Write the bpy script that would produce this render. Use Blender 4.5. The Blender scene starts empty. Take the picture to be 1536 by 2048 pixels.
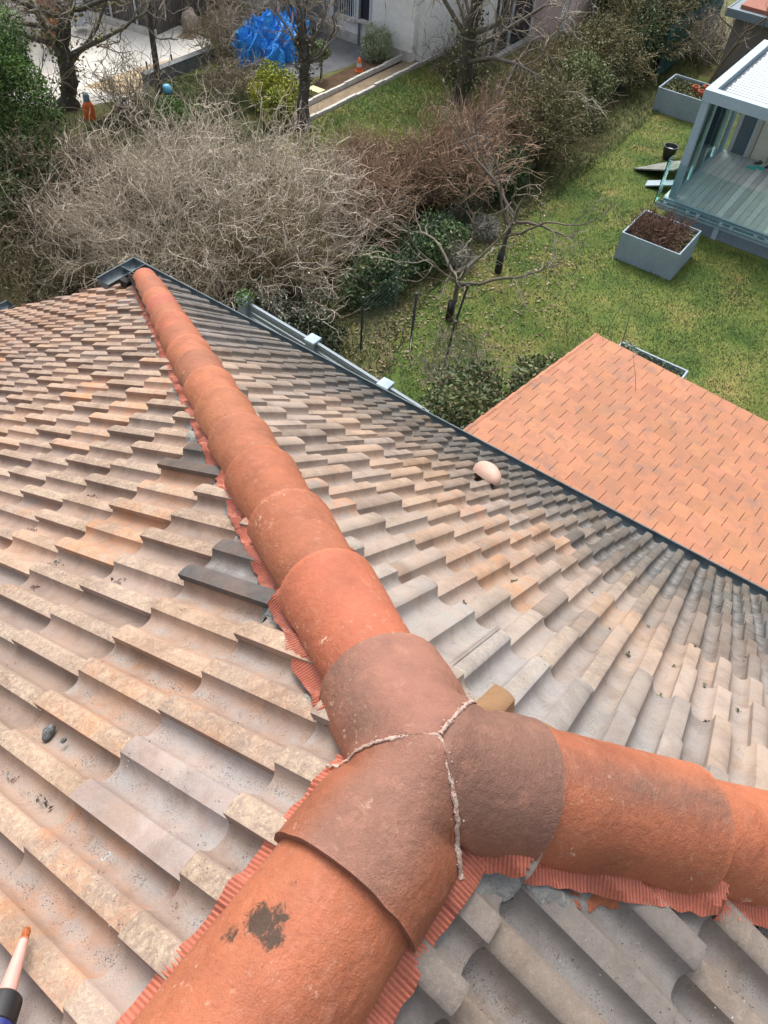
import bpy, math, random
import numpy as np
from mathutils import Vector, Matrix
sc = bpy.context.scene
R_ = math.radians
# ------------------------------------------------------------------ camera
CAMP = np.array([0.19134817, -0.55437325, 1.31386591])
CR = np.array([[0.8099085518, 0.5833593514, 0.0611555785],[0.4787967586, -0.5972856916, -0.6434310115],[-0.3388241456, 0.5504013715, -0.7630573561]])   # rows: right, down, forward
FOC = 1573.7447721669414
cd = bpy.data.cameras.new('camera'); cam = bpy.data.objects.new('camera', cd)
sc.collection.objects.link(cam); sc.camera = cam
m = Matrix(((CR[0][0], -CR[1][0], -CR[2][0], CAMP[0]), (CR[0][1], -CR[1][1], -CR[2][1], CAMP[1]),
            (CR[0][2], -CR[1][2], -CR[2][2], CAMP[2]), (0, 0, 0, 1)))
cam.matrix_world = m
cd.sensor_fit = 'VERTICAL'; cd.sensor_height = 24.0; cd.sensor_width = 18.0
cd.lens = 24.0 * FOC / 2048.0; cd.clip_start = 0.02; cd.clip_end = 500
# ------------------------------------------------------------------ world, sun, exposure (bright overcast)
W = bpy.data.worlds.new('World'); sc.world = W; W.use_nodes = True
wn = W.node_tree; bg = wn.nodes['Background']
sky = wn.nodes.new('ShaderNodeTexSky'); sky.sky_type = 'NISHITA'; sky.sun_disc = False
SUN_EL, SUN_AZ = 56.0, 318.0     # azimuth clockwise from +y
sky.sun_elevation = R_(SUN_EL); sky.sun_rotation = R_(SUN_AZ); sky.altitude = 200; sky.dust_density = 6.0; sky.air_density = 1.0; sky.ozone_density = 1.0
hs = wn.nodes.new('ShaderNodeHueSaturation'); hs.inputs['Saturation'].default_value = .35   # high thin cloud greys the sky
wn.links.new(sky.outputs[0], hs.inputs['Color']); wn.links.new(hs.outputs[0], bg.inputs[0]); bg.inputs[1].default_value = 0.15
sl = bpy.data.lights.new('sun', 'SUN'); so = bpy.data.objects.new('sun', sl); sc.collection.objects.link(so)
sl.energy = 0.95; sl.angle = R_(34); sl.color = (1.0, 0.955, 0.89)
sd = Vector((math.sin(R_(SUN_AZ)) * math.cos(R_(SUN_EL)), math.cos(R_(SUN_AZ)) * math.cos(R_(SUN_EL)), math.sin(R_(SUN_EL))))
so.rotation_euler = sd.to_track_quat('Z', 'Y').to_euler(); so.location = (-5, 5, 12)
sc.view_settings.view_transform = 'Standard'; sc.view_settings.look = 'None'
sc.view_settings.exposure = 1.03; sc.view_settings.gamma = 1.0
sc.cycles.max_bounces = 6; sc.cycles.transparent_max_bounces = 12
# ------------------------------------------------------------------ helpers
rng = np.random.default_rng(7)
random.seed(7)
COL = sc.collection
GZ = -8.5                                   # ground level; z = 0 is our ridge
TR, TL, TD = math.tan(R_(40.269)), math.tan(R_(30.926)), 0.599
cR, cL, cD = math.cos(math.atan(TR)), math.cos(math.atan(TL)), math.cos(math.atan(TD))
KA, KC = TR / TL, TR / TD                    # plan |x| per y along the two hips

def tag(o, label=None, cat=None, group=None, kind=None):
    if label: o['label'] = label
    if cat: o['category'] = cat
    if group: o['group'] = group
    if kind: o['kind'] = kind
    return o
def thing(name, label, cat, loc=(0, 0, 0), rotz=0.0, group=None):
    o = bpy.data.objects.new(name, None); COL.objects.link(o); o.location = loc; o.rotation_euler = (0, 0, rotz)
    o.empty_display_size = 0.2
    return tag(o, label, cat, group)

class G:
    """collects vertices, polygons, per-vertex colour and mask"""
    def __init__(s): s.v = []; s.q = []; s.t = []; s.c = []; s.m = []; s.n = 0; s.sm = []
    def add(s, v, q=None, t=None, col=None, msk=None):
        v = np.asarray(v, float).reshape(-1, 3); k = len(v)
        if q is not None and len(q): s.q.append(np.asarray(q, int).reshape(-1, 4) + s.n)
        if t is not None and len(t): s.t.append(np.asarray(t, int).reshape(-1, 3) + s.n)
        c = np.ones((k, 3)) if col is None else np.broadcast_to(np.asarray(col, float), (k, 3))
        mk = np.zeros((k, 3)) if msk is None else np.broadcast_to(np.asarray(msk, float), (k, 3))
        s.v.append(v); s.c.append(c); s.m.append(mk); s.n += k
        return s
    def box(s, a, b, col=None, rot=0.0, ctr=None):
        x0, y0, z0 = a; x1, y1, z1 = b
        v = np.array([(x0,y0,z0),(x1,y0,z0),(x1,y1,z0),(x0,y1,z0),(x0,y0,z1),(x1,y0,z1),(x1,y1,z1),(x0,y1,z1)], float)
        if rot:
            c = np.array([(x0+x1)/2, (y0+y1)/2]) if ctr is None else np.array(ctr)
            ca, sa = math.cos(rot), math.sin(rot); d = v[:, :2] - c
            v[:, 0] = c[0] + d[:, 0]*ca - d[:, 1]*sa; v[:, 1] = c[1] + d[:, 0]*sa + d[:, 1]*ca
        return s.add(v, [(0,3,2,1),(4,5,6,7),(0,1,5,4),(1,2,6,5),(2,3,7,6),(3,0,4,7)], col=col)
    def bar(s, p0, p1, w, h, col=None):
        """box beam from p0 to p1; w sideways, h upwards"""
        p0 = np.array(p0, float); p1 = np.array(p1, float); d = p1 - p0; d /= np.linalg.norm(d)
        up = np.array([0, 0, 1.0]) if abs(d[2]) < .95 else np.array([0, 1.0, 0])
        sd_ = np.cross(d, up); sd_ /= np.linalg.norm(sd_); u = np.cross(sd_, d)
        v = [p + a*sd_*w/2 + b*u*h/2 for p in (p0, p1) for a, b in ((-1,-1),(1,-1),(1,1),(-1,1))]
        return s.add(v, [(0,3,2,1),(4,5,6,7),(0,1,5,4),(1,2,6,5),(2,3,7,6),(3,0,4,7)], col=col)
    def tube(s, pts, rad, sides=6, col=None, cap=True):
        pts = np.asarray(pts, float); return s.tubes(pts[None], np.broadcast_to(np.asarray(rad, float), (len(pts),))[None], sides, None if col is None else np.asarray(col, float)[None], cap)
    def tubes(s, P, Rr, sides=3, col=None, cap=False):
        """P (N,K,3) polylines, Rr (N,K) radii"""
        P = np.asarray(P, float); N, K, _ = P.shape
        if N == 0: return s
        Rr = np.broadcast_to(np.asarray(Rr, float), (N, K))
        d = np.gradient(P, axis=1); d /= (np.linalg.norm(d, axis=2, keepdims=True) + 1e-12)
        ref = np.where(np.abs(d[:, :, 2:3]) > .9, np.array([1.0, 0, 0]), np.array([0, 0, 1.0]))
        a = np.cross(d, ref); a /= (np.linalg.norm(a, axis=2, keepdims=True) + 1e-12); b = np.cross(d, a)
        th = np.arange(sides) * 2 * math.pi / sides
        V = P[:, :, None, :] + Rr[:, :, None, None] * (np.cos(th)[None, None, :, None] * a[:, :, None, :] + np.sin(th)[None, None, :, None] * b[:, :, None, :])
        idx = np.arange(N*K*sides).reshape(N, K, sides)
        q = np.stack([idx[:, :-1, :], np.roll(idx, -1, 2)[:, :-1, :], np.roll(idx, -1, 2)[:, 1:, :], idx[:, 1:, :]], -1).reshape(-1, 4)
        c = None
        if col is not None:
            col = np.asarray(col, float)
            c = np.repeat(col.reshape(N, -1), K*sides, axis=0).reshape(-1, 3)
        t = None
        if cap and sides > 2:
            tt = []
            for e in (0, K-1):
                f = idx[:, e, :]
                for k in range(1, sides-1):
                    tr = np.stack([f[:, 0], f[:, k], f[:, k+1]], -1)
                    tt.append(tr if e else tr[:, ::-1])
            t = np.concatenate(tt)
        return s.add(V.reshape(-1, 3), q, t, col=c)
    def grid(s, V, col=None, msk=None, flip=False):
        """V (A,B,3) as a quad sheet"""
        V = np.asarray(V, float); A, B, _ = V.shape; idx = np.arange(A*B).reshape(A, B)
        q = np.stack([idx[:-1, :-1], idx[1:, :-1], idx[1:, 1:], idx[:-1, 1:]], -1).reshape(-1, 4)
        if flip: q = q[:, ::-1]
        return s.add(V.reshape(-1, 3), q, col=None if col is None else np.broadcast_to(col, (A, B, 3)).reshape(-1, 3), msk=None if msk is None else np.broadcast_to(msk, (A, B, 3)).reshape(-1, 3))
    def lathe(s, prof, loc=(0, 0, 0), n=16, col=None, axis=None):
        """prof: list of (r, z); axis: optional 3x3 whose columns are x,y,z"""
        prof = np.array(prof, float); th = np.arange(n) * 2*math.pi/n; K = len(prof)
        V = np.stack([prof[:, 0, None]*np.cos(th), prof[:, 0, None]*np.sin(th), np.repeat(prof[:, 1, None], n, 1)], -1)
        if axis is not None: V = V @ np.asarray(axis).T
        V = V + np.array(loc)
        idx = np.arange(K*n).reshape(K, n); r = np.roll(idx, -1, 1)
        q = np.stack([idx[:-1], r[:-1], r[1:], idx[1:]], -1).reshape(-1, 4)
        return s.add(V.reshape(-1, 3), q, col=col)
    def mesh(s, name, origin=None):
        v = np.concatenate(s.v) if s.v else np.zeros((0, 3))
        if origin is not None: v = v - np.array(origin)
        me = bpy.data.meshes.new(name); nq = sum(len(x) for x in s.q); nt = sum(len(x) for x in s.t)
        me.vertices.add(len(v)); me.vertices.foreach_set('co', v.astype(np.float32).ravel())
        L = []; st = []
        if nq: L.append(np.concatenate(s.q).ravel())
        if nt: L.append(np.concatenate(s.t).ravel())
        L = np.concatenate(L).astype(np.int32)
        me.loops.add(len(L)); me.loops.foreach_set('vertex_index', L)
        starts = np.concatenate([np.arange(nq)*4, nq*4 + np.arange(nt)*3]).astype(np.int32)
        me.polygons.add(nq+nt); me.polygons.foreach_set('loop_start', starts)
        try: me.polygons.foreach_set('loop_total', np.concatenate([np.full(nq, 4), np.full(nt, 3)]).astype(np.int32))
        except Exception: pass
        for nm, arr in (('col', s.c), ('msk', s.m)):
            a = np.concatenate(arr); at = me.attributes.new(nm, 'FLOAT_COLOR', 'POINT')
            at.data.foreach_set('color', np.concatenate([a, np.ones((len(a), 1))], 1).astype(np.float32).ravel())
        me.update(calc_edges=True); me.validate()
        return me
    def build(s, name, mat, parent=None, smooth=False, origin=None, angle=None):
        """one mesh object; vertices are given in world space, kept so under an unrotated parent"""
        if parent is not None and origin is None: origin = parent.location
        me = s.mesh(name, origin if origin is not None else None)
        me.materials.append(mat)
        me.polygons.foreach_set('use_smooth', np.full(len(me.polygons), bool(smooth)))
        if smooth:
            if angle is not None and hasattr(me, 'set_sharp_from_angle'): me.set_sharp_from_angle(angle=R_(angle))
        o = bpy.data.objects.new(name, me); COL.objects.link(o)
        if parent is not None: o.parent = parent
        elif origin is not None: o.location = origin
        return o

def vnoise(x, y, seed=0):
    """smooth value noise -1..1 on arrays"""
    x = np.asarray(x, float); y = np.asarray(y, float)
    xi = np.floor(x).astype(np.int64); yi = np.floor(y).astype(np.int64); fx = x-xi; fy = y-yi
    fx = fx*fx*(3-2*fx); fy = fy*fy*(3-2*fy)
    def h(a, b):
        n = (a*374761393 + b*668265263 + seed*974634777) & 0xffffffff
        n = ((n ^ (n >> 13)) * 1274126177) & 0xffffffff
        return ((n ^ (n >> 16)) & 0xffff) / 32767.5 - 1
    return (h(xi, yi)*(1-fx)+h(xi+1, yi)*fx)*(1-fy) + (h(xi, yi+1)*(1-fx)+h(xi+1, yi+1)*fx)*fy
def fbm(x, y, seed=0, o=3):
    r = 0; a = .5
    for k in range(o): r = r + a*vnoise(np.asarray(x)*2**k, np.asarray(y)*2**k, seed+k); a *= .5
    return r
def unit(v): v = np.asarray(v, float); return v/np.linalg.norm(v)

# ------------------------------------------------------------------ materials
def nodes(name):
    m = bpy.data.materials.new(name); m.use_nodes = True; nt = m.node_tree
    return m, nt, nt.nodes['Principled BSDF']
def N(nt, typ, **k):
    n = nt.nodes.new(typ)
    for a, b in k.items():
        if a.startswith('i_'): n.inputs[a[2:]].default_value = b
        else: setattr(n, a, b)
    return n
def coords(nt):
    return nt.nodes.new('ShaderNodeTexCoord').outputs['Object']
def noise(nt, vec, scale, detail=4, rough=.6, dist=0):
    n = N(nt, 'ShaderNodeTexNoise'); n.inputs['Scale'].default_value = scale; n.inputs['Detail'].default_value = detail
    n.inputs['Roughness'].default_value = rough; n.inputs['Distortion'].default_value = dist
    nt.links.new(vec, n.inputs['Vector']); return n.outputs['Fac']
def ramp(nt, fac, pts):
    r = N(nt, 'ShaderNodeValToRGB'); el = r.color_ramp.elements
    while len(el) < len(pts): el.new(.5)
    for e, (p, c) in zip(el, pts):
        e.position = p; e.color = (c, c, c, 1) if not hasattr(c, '__len__') else (*c, 1)
    nt.links.new(fac, r.inputs[0]); return r.outputs[0]
def mix(nt, fac, a, b, typ='MIX'):
    n = N(nt, 'ShaderNodeMix', data_type='RGBA', blend_type=typ)
    for s, v in ((n.inputs[0], fac), (n.inputs[6], a), (n.inputs[7], b)):
        if isinstance(v, bpy.types.NodeSocket): nt.links.new(v, s)
        elif hasattr(v, '__len__'): s.default_value = (*v, 1)
        else: s.default_value = v
    return n.outputs[2]
def math_(nt, op, a, b=None, clamp=False):
    n = N(nt, 'ShaderNodeMath', operation=op, use_clamp=clamp)
    for s, v in ((n.inputs[0], a), (n.inputs[1], b)):
        if v is None: continue
        if isinstance(v, bpy.types.NodeSocket): nt.links.new(v, s)
        else: s.default_value = v
    return n.outputs[0]
def attr(nt, nm): return N(nt, 'ShaderNodeAttribute', attribute_name=nm)
def bump(nt, b, h, strength, dist):
    n = N(nt, 'ShaderNodeBump'); n.inputs['Strength'].default_value = strength; n.inputs['Distance'].default_value = dist
    nt.links.new(h, n.inputs['Height']); nt.links.new(n.outputs[0], b.inputs['Normal'])
def M(name, c, c2=None, scale=8, rough=.7, bmp=0.0, bscale=60, metal=0, use_col=False, lo=.35, hi=.65, spec=.5, speck=None, sscale=90, sth=.66):
    """general procedural paint / stone / wood: two tones by noise, optional specks, optional vertex tint"""
    m, nt, b = nodes(name); co = coords(nt)
    col = mix(nt, ramp(nt, noise(nt, co, scale, 5), [(lo, 0.0), (hi, 1.0)]), c, c2 or tuple(x*.82 for x in c))
    fine = noise(nt, co, scale*9, 3)
    col = mix(nt, 1.0, col, ramp(nt, fine, [(.2, .88), (.8, 1.1)]), 'MULTIPLY')
    if speck: col = mix(nt, ramp(nt, noise(nt, co, sscale, 2), [(sth, 0.0), (sth+.04, 1.0)]), col, speck)
    if use_col: col = mix(nt, 1.0, col, attr(nt, 'col').outputs['Color'], 'MULTIPLY')
    nt.links.new(col, b.inputs['Base Color']); b.inputs['Roughness'].default_value = rough; b.inputs['Metallic'].default_value = metal
    b.inputs['Specular IOR Level'].default_value = spec
    if bmp: bump(nt, b, noise(nt, co, bscale, 4), bmp, .01)
    return m
# ------------------------------------------------------------------ survey helpers: where a sight line meets a roof plane or the ground
def ray(u, v): return CR.T @ np.array([(u-768)/FOC, (v-1024)/FOC, 1.0])
def onp(u, v, n, d=0.0):
    n = np.array(n, float); r = ray(u, v); return CAMP + (d - n@CAMP)/(n@r) * r
def onz(u, v, z=GZ): return onp(u, v, (0, 0, 1), z)
FACE = {'L': ((-math.sin(math.atan(TL)), 0, cL), lambda v, w: (-w*cL, -v, -w*TL*cL), lambda p: (-p[1], -p[0]/cL)),
        'R': ((0, math.sin(math.atan(TR)), cR), lambda v, w: (-v, w*cR, -w*TR*cR), lambda p: (-p[0], p[1]/cR)),
        'D': ((math.sin(math.atan(TD)), 0, cD), lambda v, w: (w*cD, v, -w*TD*cD), lambda p: (p[1], p[0]/cD))}
def onface(f, u, v): return FACE[f][2](onp(u, v, FACE[f][0]))
def place(f, v, w, h):
    p = FACE[f][1](np.asarray(v, float), np.asarray(w, float)); n = FACE[f][0]
    sh = np.broadcast(v, w, h).shape
    return np.stack([np.broadcast_to(p[k], sh) + n[k]*h for k in range(3)], -1)
# ------------------------------------------------------------------ materials of the house roof
def tile_material(name):
    m, nt, b = nodes(name); co = coords(nt)
    col = attr(nt, 'col').outputs['Color']; mk = attr(nt, 'msk').outputs['Color']
    sep = N(nt, 'ShaderNodeSeparateColor'); nt.links.new(mk, sep.inputs[0])
    cream, dust, rust = sep.outputs[0], sep.outputs[1], sep.outputs[2]
    big = noise(nt, co, 5, 5, .65)
    col = mix(nt, 1.0, col, ramp(nt, big, [(.25, (.82, .83, .86)), (.55, (1, 1, 1)), (.8, (1.12, 1.06, .98))]), 'MULTIPLY')
    # worn pale skin on the flat tops of the rolls
    cn = ramp(nt, noise(nt, co, 58, 6, .66, .8), [(.38, 0.0), (.66, .85)])
    col = mix(nt, math_(nt, 'MULTIPLY', cn, cream), col, (.47, .375, .27))
    cn2 = ramp(nt, noise(nt, co, 120, 4, .6), [(.56, 0.0), (.70, 1.0)])
    col = mix(nt, math_(nt, 'MULTIPLY', math_(nt, 'MULTIPLY', cn2, cream), .75), col, (.55, .46, .345))
    dd_ = ramp(nt, noise(nt, co, 3.6, 7, .75, .4), [(.46, 0.0), (.62, .55)])
    col = mix(nt, dd_, col, mix(nt, 1.0, col, (.52, .47, .44), 'MULTIPLY'))
    # rust orange stains
    rn = ramp(nt, noise(nt, co, 9, 5, .7), [(.4, 0.0), (.62, 1.0)])
    col = mix(nt, math_(nt, 'MULTIPLY', rn, rust), col, (.50, .20, .065))
    # grey dust film and granules settling in the troughs
    dn = ramp(nt, noise(nt, co, 11, 6, .7), [(.38, 0.0), (.60, 1.0)])
    col = mix(nt, math_(nt, 'MULTIPLY', math_(nt, 'MULTIPLY', dn, dust), .8), col, (.285, .275, .265))
    g = N(nt, 'ShaderNodeTexVoronoi'); g.inputs['Scale'].default_value = 210; nt.links.new(co, g.inputs['Vector'])
    gs = ramp(nt, g.outputs['Distance'], [(.26, 1.0), (.42, 0.0)])
    gm = ramp(nt, noise(nt, co, 12, 6, .8, .5), [(.47, 0.0), (.60, 1.0)])
    col = mix(nt, math_(nt, 'MULTIPLY', math_(nt, 'MULTIPLY', gs, gm), dust), col, (.055, .055, .05))
    # tiny pits, dark soot dots
    pits = ramp(nt, noise(nt, co, 130, 2), [(.70, 0.0), (.74, 1.0)])
    col = mix(nt, math_(nt, 'MULTIPLY', pits, .45), col, (.07, .06, .05))
    fn = noise(nt, co, 420, 2)
    col = mix(nt, 1.0, col, ramp(nt, fn, [(.25, .86), (.75, 1.12)]), 'MULTIPLY')
    nt.links.new(col, b.inputs['Base Color']); b.inputs['Roughness'].default_value = .9; b.inputs['Specular IOR Level'].default_value = .18
    h = math_(nt, 'ADD', math_(nt, 'MULTIPLY', noise(nt, co, 260, 3), .5), math_(nt, 'ADD', math_(nt, 'MULTIPLY', math_(nt, 'MULTIPLY', cn, cream), 1.6), math_(nt, 'MULTIPLY', noise(nt, co, 28, 3), 2.0)))
    bump(nt, b, h, .55, .0022)
    return m
def terracotta_material(name):
    """moulded clay with lime flecks; attribute col carries the fired colour, msk.r soot, msk.g flecks"""
    m, nt, b = nodes(name); co = coords(nt)
    col = attr(nt, 'col').outputs['Color']; mk = attr(nt, 'msk').outputs['Color']
    sep = N(nt, 'ShaderNodeSeparateColor'); nt.links.new(mk, sep.inputs[0]); soot, fleck, moss = sep.outputs[0], sep.outputs[1], sep.outputs[2]
    n1 = noise(nt, co, 7, 6, .62)
    col = mix(nt, 1.0, col, ramp(nt, n1, [(.25, (.68, .64, .64)), (.5, (1, 1, 1)), (.75, (1.2, 1.2, 1.2))]), 'MULTIPLY')
    col = mix(nt, math_(nt, 'MULTIPLY', soot, ramp(nt, noise(nt, co, 26, 6, .7), [(.3, .45), (.65, 1.0)])), col, (.132, .078, .060))
    # pale bloom
    bl = ramp(nt, noise(nt, co, 24, 7, .78, .15), [(.52, 0.0), (.72, .42)])
    col = mix(nt, bl, col, (.43, .205, .135))
    # streaky scuffs and lime flecks
    mp = N(nt, 'ShaderNodeMapping'); mp.inputs['Scale'].default_value = (1, 1, 1); nt.links.new(co, mp.inputs[0])
    sc1 = ramp(nt, noise(nt, mp.outputs[0], 52, 6, .78, .4), [(.595, 0.0), (.63, 1.0)])
    reg = ramp(nt, noise(nt, co, 5.5, 3), [(.45, 0.0), (.6, 1.0)])
    col = mix(nt, math_(nt, 'MULTIPLY', math_(nt, 'MULTIPLY', sc1, reg), math_(nt, 'MULTIPLY', fleck, .85)), col, (.68, .50, .37))
    sp = ramp(nt, noise(nt, co, 190, 2, .6), [(.62, 0.0), (.68, 1.0)])
    col = mix(nt, math_(nt, 'MULTIPLY', sp, .35), col, (.12, .05, .03))
    sp2 = ramp(nt, noise(nt, co, 230, 2, .6), [(.60, 0.0), (.68, 1.0)])
    col = mix(nt, math_(nt, 'MULTIPLY', sp2, .10), col, (.60, .38, .27))
    # dark lichen
    mo = ramp(nt, math_(nt, 'ADD', noise(nt, co, 75, 7, .85, .6), math_(nt, 'MULTIPLY', moss, .48)), [(.74, 0.0), (.84, .95)])
    col = mix(nt, math_(nt, 'MULTIPLY', mo, .93), col, (.022, .022, .015))
    nt.links.new(col, b.inputs['Base Color']); b.inputs['Roughness'].default_value = .68; b.inputs['Specular IOR Level'].default_value = .4
    h = math_(nt, 'ADD', math_(nt, 'MULTIPLY', noise(nt, co, 320, 3), .6), math_(nt, 'MULTIPLY', noise(nt, co, 62, 4, .6), 1.5))
    bump(nt, b, h, .8, .0032)
    return m
m_tile = tile_material('concrete_tile'); m_terra = terracotta_material('ridge_terracotta')
m_zinc = M('weathered_zinc', (.14, .175, .19), (.065, .085, .095), 9, .55, .2, 50, metal=.15, lo=.3, hi=.7, spec=.3)
m_mortar = M('grey_mortar', (.27, .265, .25), (.17, .17, .16), 22, .95, .9, 70, speck=(.30, .30, .29), sscale=60)
m_limemortar = M('pale_joint_mortar', (.60, .45, .375), (.46, .30, .24), 40, .95, 1.0, 150)
m_render = M('cream_render', (.62, .57, .49), None, 3, .9, .3, 80)
m_dark = M('dark_felt', (.03, .028, .025), None, 5, .95)
m_flash = M('pleated_red_flashing', (1, 1, 1), (.88, .86, .86), 14, .55, .3, 90, use_col=True, spec=.45)

# ------------------------------------------------------------------ tiled faces
PITCH = 0.125
T_S = np.array([0, .03, .12, .22, .32, .37, .384, .392, .41, .435, .47, .52, .60, .69, .78, .86, .91, .95, .98, .998])
def prof(t):
    """height of the tile across one roll + trough (0 = flat roll top)"""
    t = np.asarray(t, float) % 1.0
    s = np.clip((t-.385)/.615, 0, 1)
    return np.where(t < .385, -.0016*np.abs(t/.1925-1)**3, -.028*(1-np.abs(2*s-1)**3.2) - .0016)
LAT = {'L': (.7113, .4055, .13465), 'R': (1.2246, .4094, .5112), 'D': (.27, .4075, .012)}
def wmin(f, v):
    v = np.asarray(v, float)
    if f == 'L': y = -v; return np.where(y > 0, KA*y/cL, 0) + .02
    if f == 'R': x = -v; return np.where(x < 0, -x/KA/cR, x/KC/cR) + .02
    y = v; return np.where(y > 0, KC*y/cD, 0) + .02
def roofh(f, v, w, soft=1.0):
    """tile surface height over the reference plane, roll profile included"""
    wf, e, v0 = LAT[f]
    r = (v0 - np.asarray(v, float)) / PITCH
    k = (np.asarray(w, float) - wf) / e
    return prof(r)*soft - .034*(1-(k % 1.0))
OVER = []     # (face, v, w, colour, lift) : odd tiles
def over(f, u, v, col, lift=.0): a, b = onface(f, u, v); OVER.append((f, a, b, col, lift))
over('L', 400, 930, (.105, .098, .092), .010)
over('L', 455, 1150, (.105, .10, .098), .010)
over('L', 440, 1600, (.335, .285, .262), .0)
over('R', 1010, 1408, (.27, .165, .09), .008)
over('R', 880, 1205, (.30, .265, .235), .012)
over('R', 850, 1240, (.31, .28, .255), .006)
def face_colour(f, v, w):
    p = FACE[f][1](v, w); x, y = p[0], p[1]
    n = float(fbm(x*1.3+5, y*1.3, 3)); n2 = float(fbm(x*.8, y*.8+9, 11)); j = rng.normal(0, 1, 3)
    if f == 'L':
        c = np.array([.312, .216, .166]); far = min(1, max(0, (w-3.2)/3)); near = max(0, 1-w/1.3)
        c = c*(1-.0*far) ; c = c*(1-near*.55) + np.array([.29, .238, .212])*near*.55
        c = c * (1 + .14*n) + np.array([.03, -.004, -.016])*n2
        cream = .95 if w < 4.2 else max(.18, .95-(w-4.2)*.3)
        cream *= rng.uniform(.7, 1.0); dust = min(1, max(.25, .55+.8*n2)) ; rust = max(0, rng.normal(-.06, .55)) if w < 3.4 else max(0, rng.normal(-.5, .4))
        if near > 0: dust = .95
        rust = min(.9, rust)
    elif f == 'R':
        c = np.array([.315, .238, .188]); cream = .15 if rng.random() < .93 else .5; dust = .35
        up = max(0, 1-w/2.0); right = min(1, max(0, (x+.9)/.8))
        c = c*(1-up*.75) + np.array([.29, .275, .258])*up*.75
        if x < -2.2: k = min(1, (-2.2-x)/1.2); c = c*(1-k) + np.array([.225, .20, .188])*k
        low = min(1, max(0, (w-(2.5 if x < -.3 else 1.9))/1.7)); dk = np.array([.088, .083, .077]); kk = low*(.95 if x > -3 else .75); c = c*(1-kk) + dk*kk
        c = c*(1+.13*n); dust = min(1, .55+.45*up+.3*low); rust = max(0, rng.normal(-.08, .24)) if (-1.6 < x < -.2 and w < 3.2 and w > 1.0) else 0
        rust = min(.8, rust)
    else:
        c = np.array([.225, .192, .168]); c = c*(1+.12*n) + np.array([.02, .004, -.01])*n2
        cream = .35*rng.random(); dust = .75; rust = 0
    c = c * (1+.085*j[0]) * (1 + np.array([.04, 0, -.045])*j[1])
    return np.clip(c, .02, .8), cream, dust, rust
def tiled_face(f, name, vlo, vhi, wend, parent, label, vend=None):
    wf0, e, v0 = LAT[f]; g = G()
    kmax = int(round((wend - wf0)/e)); cmin = int((vlo-v0)/PITCH)-2; cmax = int((vhi-v0)/PITCH)+2
    ts = np.concatenate([[-.012, -.012], T_S, 1+T_S, [2.0, 2.06]]); rr = ts*PITCH; rr[0] = -.0075; rr[1] = -.0065
    hs = prof(ts); hs[1] = prof(0); hs[-2] = -.003; hs[-1] = -.006
    lapraise = .0125*np.exp(-(np.clip(ts, 0, 3)/.40)**6)
    top = ((ts % 1.0) < .37).astype(float); top[:2] = 0; trough = np.clip(1-np.abs((ts % 1.0)-.68)/.26, 0, 1)
    for k in range(int(-wf0/e)-1, kmax+1):
        for c in range(cmin, cmax+1):
            if (c+k) % 2: continue
            vl = v0 + c*PITCH + rng.normal(0, .0012); wf = wf0 + k*e + rng.normal(0, .0035)
            vm, wm = vl-.125, wf-.2
            if wf < float(wmin(f, vm)) - .12: continue
            if vend is not None and (vl < vend[0]-.05 or vl-.25 > vend[1]+.05): continue
            col, cream, dust, rust = face_colour(f, vm, wf)
            lift = abs(rng.normal(0, .0016)); twist = rng.normal(0, .003)
            for (ff, a, b, oc, ol) in OVER:
                if ff == f and vl-.25 < a <= vl and wf-e < b <= wf: col, cream, rust, lift = np.array(oc), .0, .1, lift+ol
            wv = np.array([-.445, -.33, -.22, -.11, -.02, -.006, -.001, 0, 0])
            dh = np.array([0, 0, 0, 0, 0, -.0002, -.0016, -.0050, -.022])
            vv = vl - rr
            if vend is not None: vv = np.clip(vv, *vend)
            Vv, Wv = np.meshgrid(vv, wf + wv, indexing='xy')
            Wc = np.maximum(Wv, wmin(f, Vv))
            if (Wc > wf).mean() > .97: continue
            Wc = np.minimum(Wc, np.maximum(wf, Wv))
            H = (hs+lapraise)[None, :] + lift + twist*(rr[None, :]/.25-.5) - .034*(wf-Wc)/e + dh[:, None]
            H = H + .0010*fbm(Vv*14, Wc*9, 5)
            H[:, 0] -= .0165
            bad = Wc < wmin(f, Vv)-1e-6
            H = np.where(bad, -.05, H)
            P = place(f, Vv, Wc, H)
            ms = np.zeros((len(wv), len(ts), 3)); ms[..., 0] = top*cream; ms[..., 1] = trough*dust; ms[..., 2] = rust
            ms[-2:, :, 0] *= .3
            g.grid(P, col=col, msk=ms)
    o = g.build(name, m_tile, parent, smooth=True, angle=30); tag(o, label)
    # felt and battens just under the tiles
    return o
house = thing('house', 'near house with beige double-roll tiled hip roof and terracotta ridge caps, filling the foreground', 'house', (0, 0, GZ))
tiled_face('L', 'roof_tiles', -3.85, 1.6, 10.05, house, 'pinkish beige tiled slope left of the long hip', vend=(-3.86, 1.9))
tiled_face('R', 'roof_tiles', -2.9, 5.9, 4.93, house, 'grey beige tiled slope running down to the zinc gutter', vend=(-2.2, 5.72))
tiled_face('D', 'roof_tiles', -1.9, .95, 2.4, house, 'greyish brown tiled slope in the lower right corner', vend=(-1.6, 1.6))
def roofz(x, y, off=0.0):
    return -max(TL*-x if x < 0 else 0, TD*x if x > 0 else 0, TR*y if y > 0 else 0) + off
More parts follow.
